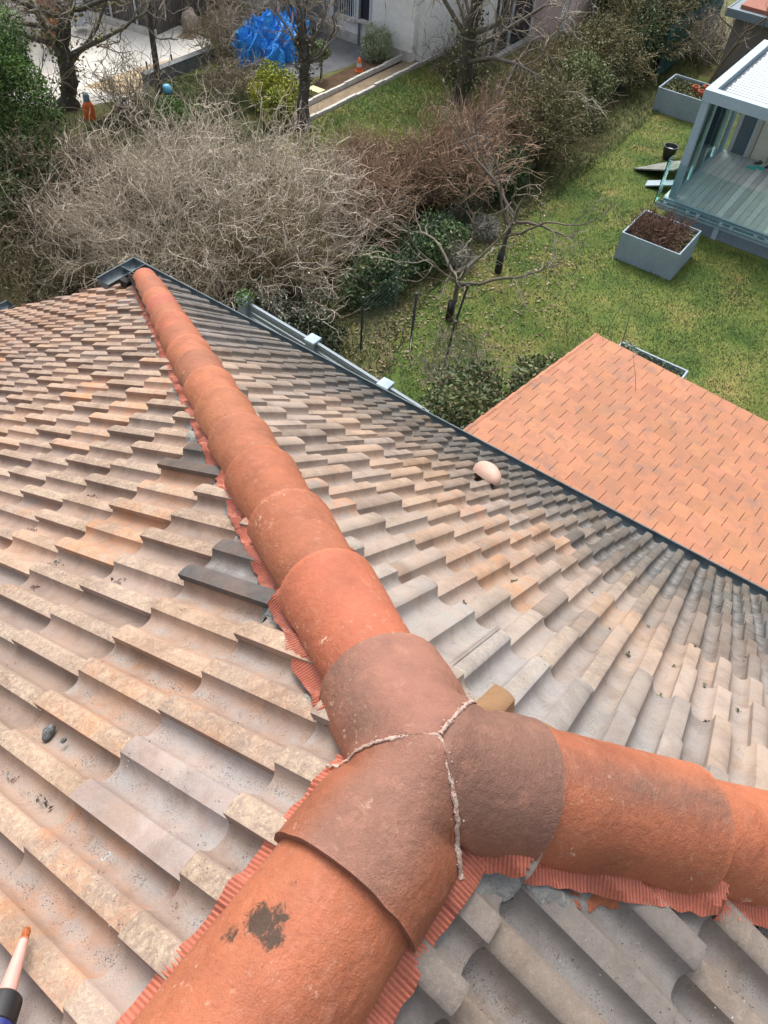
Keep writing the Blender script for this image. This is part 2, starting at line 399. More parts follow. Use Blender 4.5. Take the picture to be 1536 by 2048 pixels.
# felt + walls
g = G()
for f, poly in (('L', [(0, 0), (1.9, 0), (1.9, 10.1), (-3.8, 10.1), (-3.8, KA*3.8/cL)]), ('R', [(0, 0), (5.7, 5.7/KA/cR), (5.7, 4.95), (-2.2, 4.95), (-2.2, 2.2/KC/cR)]), ('D', [(0, 0), (2.4*cD/KC, 2.4), (-1.6, 2.4), (-1.6, 0)])):
    P = np.array([place(f, a, b, -.125) for a, b in poly]); n0 = len(P)
    g.add(P, t=[(0, i, i+1) for i in range(1, n0-1)])
g.build('roof_underlay', m_dark, house)
g = G()
zc = lambda x, y: roofz(x, y) - .22
def wallpoly(pts, thick, ax):
    pts = np.array(pts, float); n0 = len(pts); off = np.zeros(3); off[ax] = thick
    v = np.concatenate([pts, pts+off]); t = []
    for i in range(1, n0-1): t += [(0, i, i+1), (n0, n0+i+1, n0+i)]
    q = [(i, (i+1) % n0, n0+(i+1) % n0, n0+i) for i in range(n0)]
    g.add(v, q, t)
yw = 3.45
wallpoly([(-8.3, yw, GZ), (2.6, yw, GZ), (2.6, yw, zc(0, yw)), (-5.0, yw, zc(0, yw)), (-8.3, yw, -8.3*TL-.22)], -.25, 1)
wallpoly([(-8.3, -1.9, GZ), (-8.3, yw-.25, GZ), (-8.3, yw-.25, -8.3*TL-.22), (-8.3, -1.9, -8.3*TL-.22)], .25, 0)
wallpoly([(1.9, -1.5, GZ), (1.9, yw-.25, GZ), (1.9, yw-.25, -3.1), (1.9, 1.5, -1.9*TD-.22), (1.9, -1.5, -1.9*TD-.22)], -.25, 0)
g.build('wall', m_render, house)

# ------------------------------------------------------------------ ridge and hip caps
ORANGE = np.array([.325, .102, .048]); BROWN = np.array([.205, .096, .066])
def frame(d, tilt=0.0):
    d = unit(d); s = unit(np.cross(d, [0, 0, 1.0])); u = np.cross(s, d)
    if tilt: ca, sa = math.cos(tilt), math.sin(tilt); s, u = s*ca + u*sa, u*ca - s*sa
    return d, s, u
def cap(P0, d, s0, s1, r0, r1, cz, a0=86, tilt=0.0, col=ORANGE, soot=0.0, fleck=.8, seed=0, name='ridge_cap', th=.016, label=None, dome=False, band=None, flank=None, endlip=True, moss=None, acent=0.0, clip=None):
    """barrel cap from s0 (up-slope, small) to s1 (down-slope, large)"""
    d, s, u = frame(d, tilt); P0 = np.array(P0, float); g = G()
    ns, na = (72, 73) if moss is not None else (30, 45)
    A = np.radians(np.linspace(-a0, a0, na) + acent); S = np.linspace(0, 1, ns)
    def surf(S, A, dr):
        SS, AA = np.meshgrid(S, A, indexing='ij')
        rad = r0 + (r1-r0)*SS + dr + .0012*fbm(SS*4+seed*7, AA*2.2, seed) + .0008*vnoise(SS*30, AA*24, seed+5)
        if dome: rad = rad*np.sqrt(np.clip(1-np.clip((SS-.55)/.452, 0, 1)**2.4, 0, 1))
        edge = .003*vnoise(SS*22, AA*0+3, seed)*(np.abs(AA-math.radians(acent)) > math.radians(a0-4))
        sl_ = s0 + (s1-s0)*SS
        if clip is not None:
            base = (rad*np.sin(AA))[..., None]*s + (cz+rad*np.cos(AA))[..., None]*u
            for nn in clip: sl_ = np.maximum(sl_, np.minimum(s1, -(base[..., :2]@nn)/(d[:2]@nn)))
            sl_ = np.minimum(sl_ + (s1-sl_)*SS**2*.999, s1); sl_ = np.where(SS >= 1, s1, sl_)
        q = P0[None, None] + (sl_ + .0014*vnoise(AA*5, AA*0+seed, seed)*(SS > .99))[..., None]*d + (cz*1.0 + 0*SS)[..., None]*u + (rad*np.sin(AA))[..., None]*s + (rad*np.cos(AA)+edge)[..., None]*u
        if clip is not None:
            me_ = hubz(dv_of[name_of[seed]], q[..., :2])
            for nn, ot in zip(clip, oth_of[seed]):
                dist = np.abs(q[..., :2]@nn); wgt = np.exp(-(dist/.045)**2)
                q[..., 2] += wgt*(hubz(ot, q[..., :2])-me_)*.5
        return q, SS, AA
    q, SS, AA = surf(S, A, 0)
    cc = np.broadcast_to(np.asarray(col, float), q.shape).copy()
    if flank is not None:
        kf = np.clip((np.abs(AA)-flank[1])/flank[2], 0, 1)[..., None]; cc = cc*(1-kf) + np.asarray(flank[0])*kf
    tint = 1 + .05*vnoise(SS*3+seed, AA*2, seed+2); cc = cc*tint[..., None]
    ms = np.zeros(q.shape); ms[..., 0] = soot*(1 if flank is None else 1-.85*np.clip((np.abs(AA)-flank[1])/flank[2], 0, 1)); ms[..., 1] = fleck*(.35+.65*np.clip((np.abs(AA)-.6)/.5, 0, 1))
    if band is not None: ms[..., 0] = np.maximum(ms[..., 0], band[0]*np.exp(-((AA-band[1])/band[2])**2)*np.clip(SS*1.6+.2, 0, 1))
    if moss is not None:
        for (px, py, pr, amt) in moss:
            dd = np.linalg.norm(q[..., :2]-np.array([px, py]), axis=-1); ms[..., 2] = np.maximum(ms[..., 2], amt*np.clip(1.3-dd/pr, 0, 1))
    ms[..., 1] = np.maximum(ms[..., 1], (SS > .93)*.9*fleck); cc = cc*(1+.38*np.exp(-((SS-1)/.022)**2))[..., None]
    g.grid(q, col=cc, msk=ms, flip=True)
    qi, _, _ = surf(S, A, -th); 
    # rims: down-slope end, up-slope end, the two long edges
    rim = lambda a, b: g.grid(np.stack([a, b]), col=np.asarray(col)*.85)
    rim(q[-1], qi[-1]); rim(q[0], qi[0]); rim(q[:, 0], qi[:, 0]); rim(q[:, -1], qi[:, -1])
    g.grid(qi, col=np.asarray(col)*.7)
    o = g.build(name, m_terra, house, smooth=True, angle=40); 
    if label: tag(o, label)
    return o
dA = unit([-KA, 1, -TR]); dB = np.array([0, -1.0, 0]); dC = unit([KC, 1, -TR])
offA = np.array([-.55, -.75, 0])  # the caps drift slightly off the true hip towards the foot
def on_A(s): return dA*s + offA*(s/7.2)*.12
dA2 = unit(on_A(7.2))
# three-way piece: brown mitred arms
HUBR = .136; HCZ = -.070
def hubz(dv, q):
    u2 = unit(dv[:2]); m_ = dv[2]/np.linalg.norm(dv[:2]); s_ = q@u2; dd = np.abs(q[..., 0]*u2[1]-q[..., 1]*u2[0])
    return m_*s_ + (HCZ+.007)*math.sqrt(1+m_*m_) + np.sqrt(np.clip((HUBR+.002)**2-dd*dd, 0, None))*math.sqrt(1+m_*m_)
MIT = {'AC': R_(91), 'AB': R_(213), 'BC': R_(-40)}
def side_of(ang, inside):            # normal of a mitre plane pointing to the arm's own side
    n_ = np.array([-math.sin(ang), math.cos(ang)]); return n_ if n_@inside[:2] > 0 else -n_
dv_of = {'A': dA2, 'B': dB, 'C': dC}; name_of = {31: 'A', 32: 'B', 33: 'C'}; oth_of = {31: (dC, dB), 32: (dA2, dC), 33: (dA2, dB)}
cap((0, 0, 0), dA2, -.25, .285, HUBR, HUBR+.004, HCZ+.006, col=(.29, .125, .085), soot=.30, band=(.75, -.75, .5), fleck=.9, seed=31, name='junction_arm', label='brown arm of the three-way junction pointing up the long hip', flank=(ORANGE*.6+BROWN*.4, .8, .5), a0=88, clip=[side_of(MIT['AC'], dA2), side_of(MIT['AB'], dA2)])
cap((0, 0, 0), dB, -.25, .262, HUBR, HUBR+.008, HCZ+.006, col=BROWN*1.1*np.array([1.05, .98, .93]), soot=.35, fleck=.9, seed=32, name='junction_arm', label='dark brown arm of the three-way junction towards the lower left', flank=(ORANGE*.82, .42, .45), a0=90, th=.016, clip=[side_of(MIT['AB'], dB), side_of(MIT['BC'], dB)])
cap((0, 0, 0), dC, -.25, .225, HUBR, HUBR+.004, HCZ+.006, col=BROWN*.98, soot=.4, fleck=.7, seed=33, name='junction_arm', label='brown arm of the three-way junction towards the right', flank=(ORANGE*.35+BROWN*.6, .8, .5), a0=90, clip=[side_of(MIT['AC'], dC), side_of(MIT['BC'], dC)])
# B: caps running under the camera
mo = [onp(u, v, (0, 0, 1), .045) for u, v in ((520, 1842), (560, 1835), (545, 1878), (460, 1865), (590, 1768))]
cap((0, 0, 0), dB, .215, .70, HUBR-.006, HUBR+.004, HCZ, col=ORANGE*1.04, fleck=.8, seed=41, a0=90, moss=[(mo[0][0], mo[0][1], .034, .95), (mo[1][0], mo[1][1], .024, .8), (mo[2][0], mo[2][1], .026, .9), (mo[3][0], mo[3][1], .020, .75), (mo[4][0], mo[4][1], .016, .5)], label='large ridge cap with a black lichen patch')
cap((0, 0, 0), dB, .67, 1.14, HUBR-.006, HUBR+.006, HCZ, col=ORANGE, seed=42, a0=90); cap((0, 0, 0), dB, 1.12, 1.6, HUBR-.006, HUBR+.006, HCZ, col=ORANGE, seed=43, a0=90)
# A: sixteen caps down the long hip, the last with a domed end
sA = .245; k = 0
while sA < 6.98:
    last = sA + .425 > 6.95
    c_ = ORANGE*(1+.11*rng.normal()) * np.array([1, 1+.07*rng.normal(), 1+.07*rng.normal()])
    cap(on_A(0), dA2, sA, sA+.435, .104, .130, -.056+.010, tilt=R_(-6), col=c_, fleck=1.0, seed=50+k, dome=last, soot=(.0, .12, .0, .28, .05, .0, .2)[k % 7], a0=88,
        label='last cap of the long hip with a rounded end' if last else None)
    sA += .42; k += 1
# C: caps towards the right edge
cap((0, 0, 0), dC, .185, .655, HUBR-.008, HUBR+.004, HCZ+.002, tilt=R_(-2), col=ORANGE*.98, fleck=1.0, seed=71, band=(.85, -.05, .33), a0=92, label='ridge cap with a soot-grey band along its top')
cap((0, 0, 0), dC, .60, 1.08, HUBR-.016, HUBR+.002, HCZ-.008, tilt=R_(-2), col=ORANGE*1.12, seed=72, a0=92)
cap((0, 0, 0), dC, 1.03, 1.50, HUBR-.008, HUBR+.004, HCZ-.004, tilt=R_(-2), col=ORANGE, seed=73, a0=92)
# pale mortar in the mitres of the three-way piece
g = G()
for key, (da, db) in {'AB': (dA2, dB), 'BC': (dB, dC), 'AC': (dC, dA2)}.items():
    rho = np.linspace(.0, .19, 76); q = rho[:, None]*np.array([[math.cos(MIT[key]), math.sin(MIT[key])]])
    z = (hubz(da, q)+hubz(db, q))/2; ok = z > -.088; q = q[ok]; z = z[ok]; n_ = len(z); sd9 = {'AB': 1, 'BC': 5, 'AC': 9}[key]
    nn_ = np.array([-math.sin(MIT[key]), math.cos(MIT[key])]); ia = np.arange(n_); wl = .0036+.0022*vnoise(ia*.55, 0*ia+.5, sd9)+.0012*vnoise(ia*2.1, 0*ia, sd9+3); wr = .0036+.0022*vnoise(ia*.5, 0*ia+3.5, sd9+1)+.0012*vnoise(ia*1.9, 0*ia, sd9+4)
    if key == 'BC': wl = wl*1.25; wr = wr*1.25
    rows = []
    for t_ in np.linspace(-1, 1, 9):
        w9 = np.clip(np.where(t_ < 0, wl, wr), .002, None)*t_; qq = q + w9[:, None]*nn_; zz = (hubz(da, qq)+hubz(db, qq))/2 + .0022*(1-abs(t_)**2.2) - .0016*(abs(t_) > .9) + .0007*vnoise(ia*1.3, t_*4+0*ia, sd9)
        rows.append(np.stack([qq[:, 0], qq[:, 1], zz+.0024], 1))
    g.grid(np.array(rows)); pts = rows[4]
    for _ in range(30):
        i = rng.integers(2, n_); c0 = pts[i] + rng.normal(0, .0052, 3)*[1, 1, .1]
        r_ = rng.uniform(.0007, .0022); g.lathe([(.0001, r_*.4), (r_, 0), (.0001, -r_)], c0, 6)
o = g.build('mortar_joint', m_limemortar, house, smooth=True)

# ------------------------------------------------------------------ pleated flashing under the caps, grey mortar bedding
def face_at(x, y):
    L_, D_, R2 = (-x)*TL, x*TD, y*TR
    return 'L' if L_ >= max(D_, R2) else ('R' if R2 >= max(L_, D_) else 'D')
def surfz(x, y, soft=1.0):
    f = face_at(x, y); v, w = FACE[f][2]((x, y, 0)); h = float(roofh(f, v, w, soft)); n = FACE[f][0]
    return -max((-x)*TL, x*TD, y*TR) + h/n[2]
def flashing(d, s0, s1, side, rin, rout, seed, step=.0042, drift=None, zin=-.062, amp=.006):
    d, s, u = frame(d); pl = unit(s*[1, 1, 0]); g = G(); n = int((s1-s0)/step); rows = []; cols = []
    for i in range(n):
        sx = s0 + i*step; rows_i = []; ci = []
        w_ = rout + amp*float(vnoise(sx*9, seed, seed)) + .004*float(vnoise(sx*37, seed+2, seed))
        base = d*sx + (0 if drift is None else drift(sx))
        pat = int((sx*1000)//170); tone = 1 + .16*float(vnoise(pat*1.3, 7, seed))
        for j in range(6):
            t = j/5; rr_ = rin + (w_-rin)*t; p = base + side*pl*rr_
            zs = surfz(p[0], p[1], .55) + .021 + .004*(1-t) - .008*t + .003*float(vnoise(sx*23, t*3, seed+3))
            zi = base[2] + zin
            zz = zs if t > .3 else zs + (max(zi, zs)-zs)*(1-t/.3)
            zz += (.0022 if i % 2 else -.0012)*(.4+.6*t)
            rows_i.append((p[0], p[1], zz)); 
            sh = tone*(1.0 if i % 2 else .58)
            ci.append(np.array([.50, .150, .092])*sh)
        rows.append(rows_i); cols.append(ci)
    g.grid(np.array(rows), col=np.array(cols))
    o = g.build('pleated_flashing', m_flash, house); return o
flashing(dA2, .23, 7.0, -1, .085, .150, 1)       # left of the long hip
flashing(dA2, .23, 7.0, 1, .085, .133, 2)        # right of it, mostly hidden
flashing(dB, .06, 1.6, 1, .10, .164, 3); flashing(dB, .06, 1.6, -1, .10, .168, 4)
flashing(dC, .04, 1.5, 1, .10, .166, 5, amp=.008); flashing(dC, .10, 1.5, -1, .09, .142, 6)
def bedding(d, s0, s1, side, rin, rout, seed, name='mortar_bed', hum=.007):
    d, s, u = frame(d); pl = unit(s*[1, 1, 0]); g = G(); step = .010; rows = []
    for i in range(int((s1-s0)/step)):
        sx = s0+i*step; w_ = rin + (rout-rin)*max(.02, .5+.9*float(fbm(sx*5.5, seed, seed)) + .22*float(vnoise(sx*40, 2, seed))); r_ = []
        for j in range(9):
            t = j/8; p = d*sx + side*pl*(rin+(w_-rin)*t)
            zs = surfz(p[0], p[1], .9) + hum*(1-t**3) - .004*(t > .97) + .0035*float(vnoise(sx*60, t*9, seed+4))
            r_.append((p[0], p[1], zs))
        rows.append(r_)
    g.grid(np.array(rows)); return g.build(name, m_mortar, house, smooth=True)
bedding(dA2, .2, 6.9, -1, .135, .195, 11, hum=.004); bedding(dC, .08, 1.5, 1, .13, .225, 13); bedding(dC, .1, 1.5, -1, .10, .17, 15)
g = G(); c0 = onface('D', 1205, 1795)
for (u_, v_, rr_, sd_) in ((1185, 1790, .022, 1), (1215, 1800, .020, 2), (1165, 1778, .010, 3), (1252, 1812, .010, 4), (1238, 1800, .012, 6), (1135, 1772, .006, 5)):
    a_, b_ = onface('D', u_, v_); th = np.linspace(0, 2*math.pi, 33); R9 = np.linspace(0, 1, 6)
    TT, RR = np.meshgrid(th, R9, indexing='ij'); rad = rr_*RR*(1+.35*vnoise(np.cos(TT)*2.5+sd_, np.sin(TT)*2.5, sd_)); rad[-1] = rad[0]
    A9 = a_+rad*np.cos(TT); B9 = b_+rad*np.sin(TT)*1.3; g.grid(place('D', A9, B9, roofh('D', A9, B9)+.005*(1-RR**3)+.0015+.001*vnoise(A9*300, B9*300, 4)))
g.build('orange_mortar_smear', M('orange_mortar', (.40, .13, .055), (.30, .10, .05), 40, .9, .7, 120), house, smooth=True)
# ------------------------------------------------------------------ vent tile, gutters
p = onp(975, 947, FACE['R'][0], .03); g = G()
ax = np.array([[.93, -.37*cR, 0], [.37, .93*cR, 0], [0, 0, 1.0]]); n_ = np.array(FACE['R'][0])
ex = unit(onp(1000, 968, FACE['R'][0], .03)-onp(948, 926, FACE['R'][0], .03)); ey = unit(np.cross(n_, ex)); 
th, ph = np.meshgrid(np.linspace(0, 2*math.pi, 33), np.linspace(0, 1.75, 14), indexing='ij')
V = p + (.150*np.cos(th)*np.sin(ph))[..., None]*ex + (.068*np.sin(th)*np.sin(ph))[..., None]*ey + (.080*np.cos(ph)-.012)[..., None]*n_
g.grid(V, flip=True); V2 = p + (.142*np.cos(th)*np.sin(ph))[..., None]*ex + (.062*np.sin(th)*np.sin(ph))[..., None]*ey + (.074*np.cos(ph)-.012)[..., None]*n_
m_vent = M('pinkish_clay', (.50, .33, .26), (.45, .29, .23), 20, .6, .15)
g.build('vent_hood', m_vent, house, smooth=True)
g = G()
def gutter(p0, p1, r, name, endcap=(False, False)):
    p0 = np.array(p0, float); p1 = np.array(p1, float); d = unit(p1-p0); s = unit(np.cross(d, [0, 0, 1.0])); L_ = np.linalg.norm(p1-p0)
    n = max(2, int(L_/.25)); g = G(); A = np.linspace(math.pi, 2*math.pi, 13)
    for rr_, fl in ((r, True), (r-.003, False)):
        V = np.array([[p0 + d*(L_*i/n) + s*math.cos(a)*rr_ + np.array([0, 0, 1])*math.sin(a)*rr_*.95 for a in A] for i in range(n+1)])
        g.grid(V, flip=fl)
    for sg in (-1, 1): g.tube([p0 + s*sg*r, p1 + s*sg*r], .0085 if sg == 1 else .005, 8)
    for e, pe in zip(endcap, (p0, p1)):
        if e:
            V = [pe]+[pe + s*math.cos(a)*r + np.array([0, 0, 1])*math.sin(a)*r*.95 for a in A]; k_ = len(V)
            g.add(V, t=[(0, i, i+1) for i in range(1, k_-1)])
    # joints and brackets
    for i in range(int(L_/1.0)):
        c = p0 + d*(i+.5)*L_/max(1, int(L_/1.0))
        V = np.array([[c + d*dd + s*math.cos(a)*(r+.004) + np.array([0, 0, 1])*math.sin(a)*(r+.004)*.95 for a in A] for dd in (-.018, .018)]); g.grid(V, flip=True)
    return g
gutter((2.2, 3.865, -3.335), (-5.865, 3.865, -3.335), .092, 'g').build('gutter', m_zinc, house, smooth=True, angle=50).name
tag(gutter((-5.80, 3.965, -3.335), (-5.80, 3.47, -3.335), .085, 'g', (True, True)).build('gutter', m_zinc, house, smooth=True, angle=50), 'short gutter return with verdigris inside, at the tip of the hip')
tag(gutter((-8.86, 4.05, -5.30), (-8.86, -1.7, -5.30), .085, 'g', (True, False)).build('gutter', m_zinc, house, smooth=True, angle=50), 'lower gutter at the far left')
g = G(); g.box((-5.70, 3.60, -3.40), (-5.60, 3.67, -3.33)); g.build('fascia_end', m_dark, house)
# ================================================================== the gardens beyond
def sheet(name, poly, z, mat, kind='structure', label=None, cat=None):
    me = bpy.data.meshes.new(name); me.from_pydata([(x, y, z) for x, y in poly], [], [tuple(range(len(poly)))]); me.materials.append(mat)
    if me.polygons[0].normal.z < 0: me.flip_normals()
    o = bpy.data.objects.new(name, me); COL.objects.link(o); return tag(o, label, cat, None, kind)
def ground_material(name, pts, scale=1.2, fine=30, bmp=.5, rough=.95, spk=None):
    m, nt, b = nodes(name); co = coords(nt)
    f = math_(nt, 'ADD', math_(nt, 'MULTIPLY', noise(nt, co, scale, 8, .68), .6), math_(nt, 'MULTIPLY', noise(nt, co, fine, 5, .7), .4))
    col = ramp(nt, f, pts)
    if spk: col = mix(nt, ramp(nt, noise(nt, co, 22, 3, .6), [(.66, 0.0), (.70, 1.0)]), col, spk)
    nt.links.new(col, b.inputs['Base Color']); b.inputs['Roughness'].default_value = rough; b.inputs['Specular IOR Level'].default_value = .2
    bump(nt, b, noise(nt, co, fine*1.3, 5), bmp, .05); return m
m_under = ground_material('undergrowth_soil', [(.32, (.06, .052, .026)), (.45, (.13, .11, .055)), (.53, (.12, .135, .045)), (.68, (.23, .20, .10))], 1.4)
m_lawn = ground_material('lawn', [(.36, (.035, .062, .015)), (.45, (.075, .118, .026)), (.53, (.13, .155, .038)), (.60, (.23, .19, .07))], .9, 26)
m_soil = ground_material('bed_soil', [(.35, (.05, .03, .018)), (.55, (.12, .075, .045)), (.7, (.20, .14, .09))], 2.5, 30)
m_path = ground_material('sandy_path', [(.35, (.17, .13, .085)), (.6, (.27, .21, .14))], 3, 30, .3)
m_conc = ground_material('concrete_yard', [(.35, (.42, .40, .36)), (.55, (.60, .58, .53)), (.7, (.68, .66, .61))], 1.0, 12, .15)
m_beige = ground_material('beige_gravel', [(.35, (.36, .28, .18)), (.6, (.50, .40, .27))], 2, 40, .4)
m_asph = ground_material('terrace_asphalt', [(.35, (.09, .095, .10)), (.6, (.17, .175, .18))], 1.2, 14, .15)
m_kerb = M('concrete_kerb', (.55, .54, .50), (.40, .39, .36), 6, .9, .3, 60)
sheet('ground', [(-90, -60), (70, -60), (70, 110), (-90, 110)], GZ, m_under)
z1 = GZ + .004
sheet('lawn', [(-1.0, 4.0), (-4.6, 7.6), (-6.0, 9.0), (-6.7, 10.6), (-7.1, 12.3), (-6.9, 14.0), (-7.1, 17), (-7.0, 20), (-7.0, 23.5), (-7.4, 25.5), (-7.2, 27.5), (-6.6, 28.5), (16, 28.5), (16, 4)], z1, m_lawn)
sheet('lawn', [(-14.02, 15.7), (-12.2, 14.9), (-10.6, 15.8), (-9.9, 18), (-9.8, 21), (-10.6, 24.2), (-12.2, 24.3), (-13.95, 23.6)], z1, m_lawn)
sheet('lawn', [(-18.7, 16.2), (-16.0, 14.6), (-14.9, 15.6), (-15.6, 18.3), (-17.6, 18.5), (-18.8, 17.9)], z1, m_lawn)
sheet('lawn', [(-23.5, 19.5), (-19.3, 18.9), (-19.2, 22), (-19.8, 27), (-24, 27)], z1, m_lawn)
sheet('path', [(-14.72, 16.2), (-14.18, 16.1), (-14.08, 26), (-14.62, 26)], z1, m_path)
sheet('path', [(-20.9, 18.4), (-20.4, 18.6), (-21.9, 23.5), (-23.0, 28), (-23.8, 28), (-22.6, 23)], z1+.004, m_path)
sheet('garden_bed', [(-15.6, 17.2), (-14.75, 16.6), (-14.6, 22.0), (-15.5, 21.9)], z1, m_soil)
sheet('terrace', [(-17.75, 18.6), (-15.95, 18.45), (-15.62, 20.6), (-15.6, 22.1), (-19.0, 22.1), (-19.0, 19.6)], z1, m_asph)
sheet('yard', [(-26, 10.5), (-19.3, 12.6), (-18.7, 14.2), (-18.95, 18.0), (-20.2, 19.2), (-26, 19.5)], z1, m_conc)
sheet('yard', [(-20.1, 14.0), (-18.8, 14.4), (-18.97, 17.7), (-19.6, 17.9), (-20.0, 16)], z1+.004, m_beige)
def rock(p, s, seed=0, rz=0):
    th, ph = np.meshgrid(np.linspace(0, 2*math.pi, 13), np.linspace(0, math.pi, 8), indexing='ij')
    r = 1+.25*vnoise(th*1.3+seed, ph*2+seed, seed); r[-1] = r[0]
    V = np.stack([r*np.cos(th)*np.sin(ph)*s[0], r*np.sin(th)*np.sin(ph)*s[1], r*np.cos(ph)*s[2]], -1)
    c, s_ = math.cos(rz), math.sin(rz); V = np.stack([V[..., 0]*c-V[..., 1]*s_, V[..., 0]*s_+V[..., 1]*c, V[..., 2]], -1)
    return V + np.array(p)
# kerbs
g = G()
for i in range(17):
    y0 = 16.15 + i*.46; xx = -14.12+.004*i; g.box((xx-.045, y0, GZ-.05), (xx+.045, y0+.45, GZ+.09+.01*rng.normal()))
tag(g.build('path_edging', m_kerb, origin=(-14.1, 20, GZ)), 'low white edging along the right side of the sandy path', 'edging')
g = G()
for i in range(10):
    y0 = 17.2 + i*.5; g.box((-14.78, y0, GZ-.05), (-14.70, y0+.49, GZ+.14+.01*rng.normal()), rot=0)
tag(g.build('bed_edging', m_kerb, origin=(-14.7, 19, GZ)), 'grey concrete edging between garden bed and sandy path', 'edging')
g = G(); g.box((-18.98, 15.2, GZ), (-18.78, 17.95, GZ+.32)); g.box((-19.0, 15.18, GZ+.32), (-18.76, 17.97, GZ+.36))
tag(g.build('low_wall', M('low_wall_grey', (.16, .17, .17), (.10, .11, .11), 5, .9, .4, 40), origin=(-18.9, 16.5, GZ)), 'low dark grey retaining wall at the edge of the concrete yard', 'wall')

# ---- vegetation builders
def grow(P, D, L, K, curl, grav=0.0, kink=0):
    """polylines: starts P (N,3), directions D (N,3), lengths L (N)"""
    Nn = len(P); out = np.zeros((Nn, K, 3)); out[:, 0] = P; d = D/(np.linalg.norm(D, axis=1, keepdims=True)+1e-9); st = (np.asarray(L)/(K-1))[:, None]
    for k in range(1, K):
        d = d + rng.normal(0, curl, (Nn, 3)); d[:, 2] += grav; d /= np.linalg.norm(d, axis=1, keepdims=True)
        out[:, k] = out[:, k-1] + d*st
    return out
def offshoots(Pl, n, lo, hi, ang, L, K, curl, grav=0.0, up=0.0):
    """n side shoots from each polyline of Pl"""
    Nn, Kp, _ = Pl.shape; i = np.repeat(np.arange(Nn), n); f = rng.uniform(lo, hi, len(i))*(Kp-1); a = np.minimum(f.astype(int), Kp-2); r = (f-a)[:, None]
    s = Pl[i, a]*(1-r)+Pl[i, a+1]*r; d = Pl[i, a+1]-Pl[i, a]; d /= np.linalg.norm(d, axis=1, keepdims=True)+1e-9
    d = d + rng.normal(0, ang, d.shape); d[:, 2] += up
    ln = np.asarray(L)*rng.uniform(.55, 1.25, len(i)) if np.isscalar(L) else L[i]*rng.uniform(.5, 1.2, len(i))
    return grow(s, d, ln, K, curl, grav)
def tints(n, a, b, jit=.12):
    t = rng.random((n, 1)); c = (np.array(a)*(1-t)+np.array(b)*t)*1.12; return c*(1+rng.normal(0, jit, (n, 1)))
def leafquads(g, P, size, cols, flat=0.0, asp=.55):
    """leaf-shaped quads at P with random facing"""
    n = len(P); a = rng.normal(0, 1, (n, 3)); a[:, 2] *= (1-flat); a /= np.linalg.norm(a, axis=1, keepdims=True)
    b = np.cross(a, rng.normal(0, 1, (n, 3))); 
    if flat: b[:, 2] *= (1-flat)
    b /= np.linalg.norm(b, axis=1, keepdims=True)+1e-9; s = np.asarray(size)*rng.uniform(.6, 1.3, (n, 1)) 
    V = np.stack([P-a*s, P+b*s*asp, P+a*s, P-b*s*asp], 1).reshape(-1, 3)
    g.add(V, np.arange(4*n).reshape(-1, 4), col=np.repeat(cols, 4, 0))
def cloud(n, c, r, seed, hollow=.45, lump=.55, freq=1.0):
    """points spread in a lumpy ellipsoid, denser towards its skin"""
    d = rng.normal(0, 1, (n, 3)); d /= np.linalg.norm(d, axis=1, keepdims=True)
    rad = hollow + (1-hollow)*rng.random((n, 1))**.6
    f = freq/ max(.3, min(r))
    P = np.array(c) + d*rad*np.array(r)
    lp = vnoise(d[:, 0]*2.6*freq+seed, d[:, 1]*2.6*freq+d[:, 2]*1.9*freq, seed) + .5*vnoise(d[:, 0]*6*freq, d[:, 2]*6*freq+d[:, 1]*4, seed+1)
    P = np.array(c) + (P-np.array(c))*(1+lump*.35*lp[:, None]); return P[P[:, 2] > GZ+.02], None
def clump(n, boxes):
    """points gathered round random clump centres"""
    pass
m_bark = M('bark', (1, 1, 1), (.62, .62, .64), 12, .9, .5, 50, use_col=True)
m_leaf = M('foliage', (1, 1, 1), (.7, .72, .68), 1.6, .6, use_col=True, spec=.35)
m_blade = M('grass_blades', (1, 1, 1), (.62, .66, .55), .9, .7, use_col=True, spec=.25)

_nt = m_blade.node_tree; _c = N(_nt, 'ShaderNodeCombineXYZ'); _c.inputs[2].default_value = 1.0; _nt.links.new(_c.outputs[0], _nt.nodes['Principled BSDF'].inputs['Normal'])   # blades shade like the turf they make up
def bare_shrub(name, label, cat, c, r, h, ncane, nside, ntip, ca, cb, rad=(.012, .006, .0045), curl=(.16, .28, .34), lean=.55, group=None, side_len=.6, tip_len=.38, extra=None):
    t = thing(name, label, cat, (c[0], c[1], GZ), 0, group); g = G()
    a = rng.uniform(0, 2*math.pi, ncane); q = np.sqrt(rng.random(ncane))
    P = np.stack([c[0]+np.cos(a)*q*r[0]*.6, c[1]+np.sin(a)*q*r[1]*.6, np.full(ncane, GZ)], 1)
    D = np.stack([np.cos(a)*q*lean*1.3*r[0]/h, np.sin(a)*q*lean*1.3*r[1]/h, np.ones(ncane)], 1) + rng.normal(0, .22, (ncane, 3))
    Lc = h*rng.uniform(.75, 1.2, ncane)*np.sqrt(1-.35*q*q)
    C1 = grow(P, D, Lc, 9, curl[0]*.8, -.035)
    g.tubes(C1, np.linspace(rad[0], rad[0]*.35, 9)[None], 4, tints(ncane, ca, cb))
    g.build('canes', m_bark, t); g = G()
    C2 = offshoots(C1, nside, .25, 1.0, .75, side_len, 7, curl[1], -.02, .15)
    g.tubes(C2, np.linspace(rad[1], rad[1]*.4, 7)[None], 3, tints(len(C2), ca, cb))
    C3 = offshoots(C2, ntip, .2, 1.0, .8, tip_len, 6, curl[2], -.01, .1)
    g.tubes(C3, np.linspace(rad[2], rad[2]*.45, 6)[None], 3, tints(len(C3), ca, cb))
    g.build('twigs', m_bark, t)
    if extra is not None:
        g = G(); extra(g, C1, C2, C3); g.build('leaves', m_leaf, t)
    return t
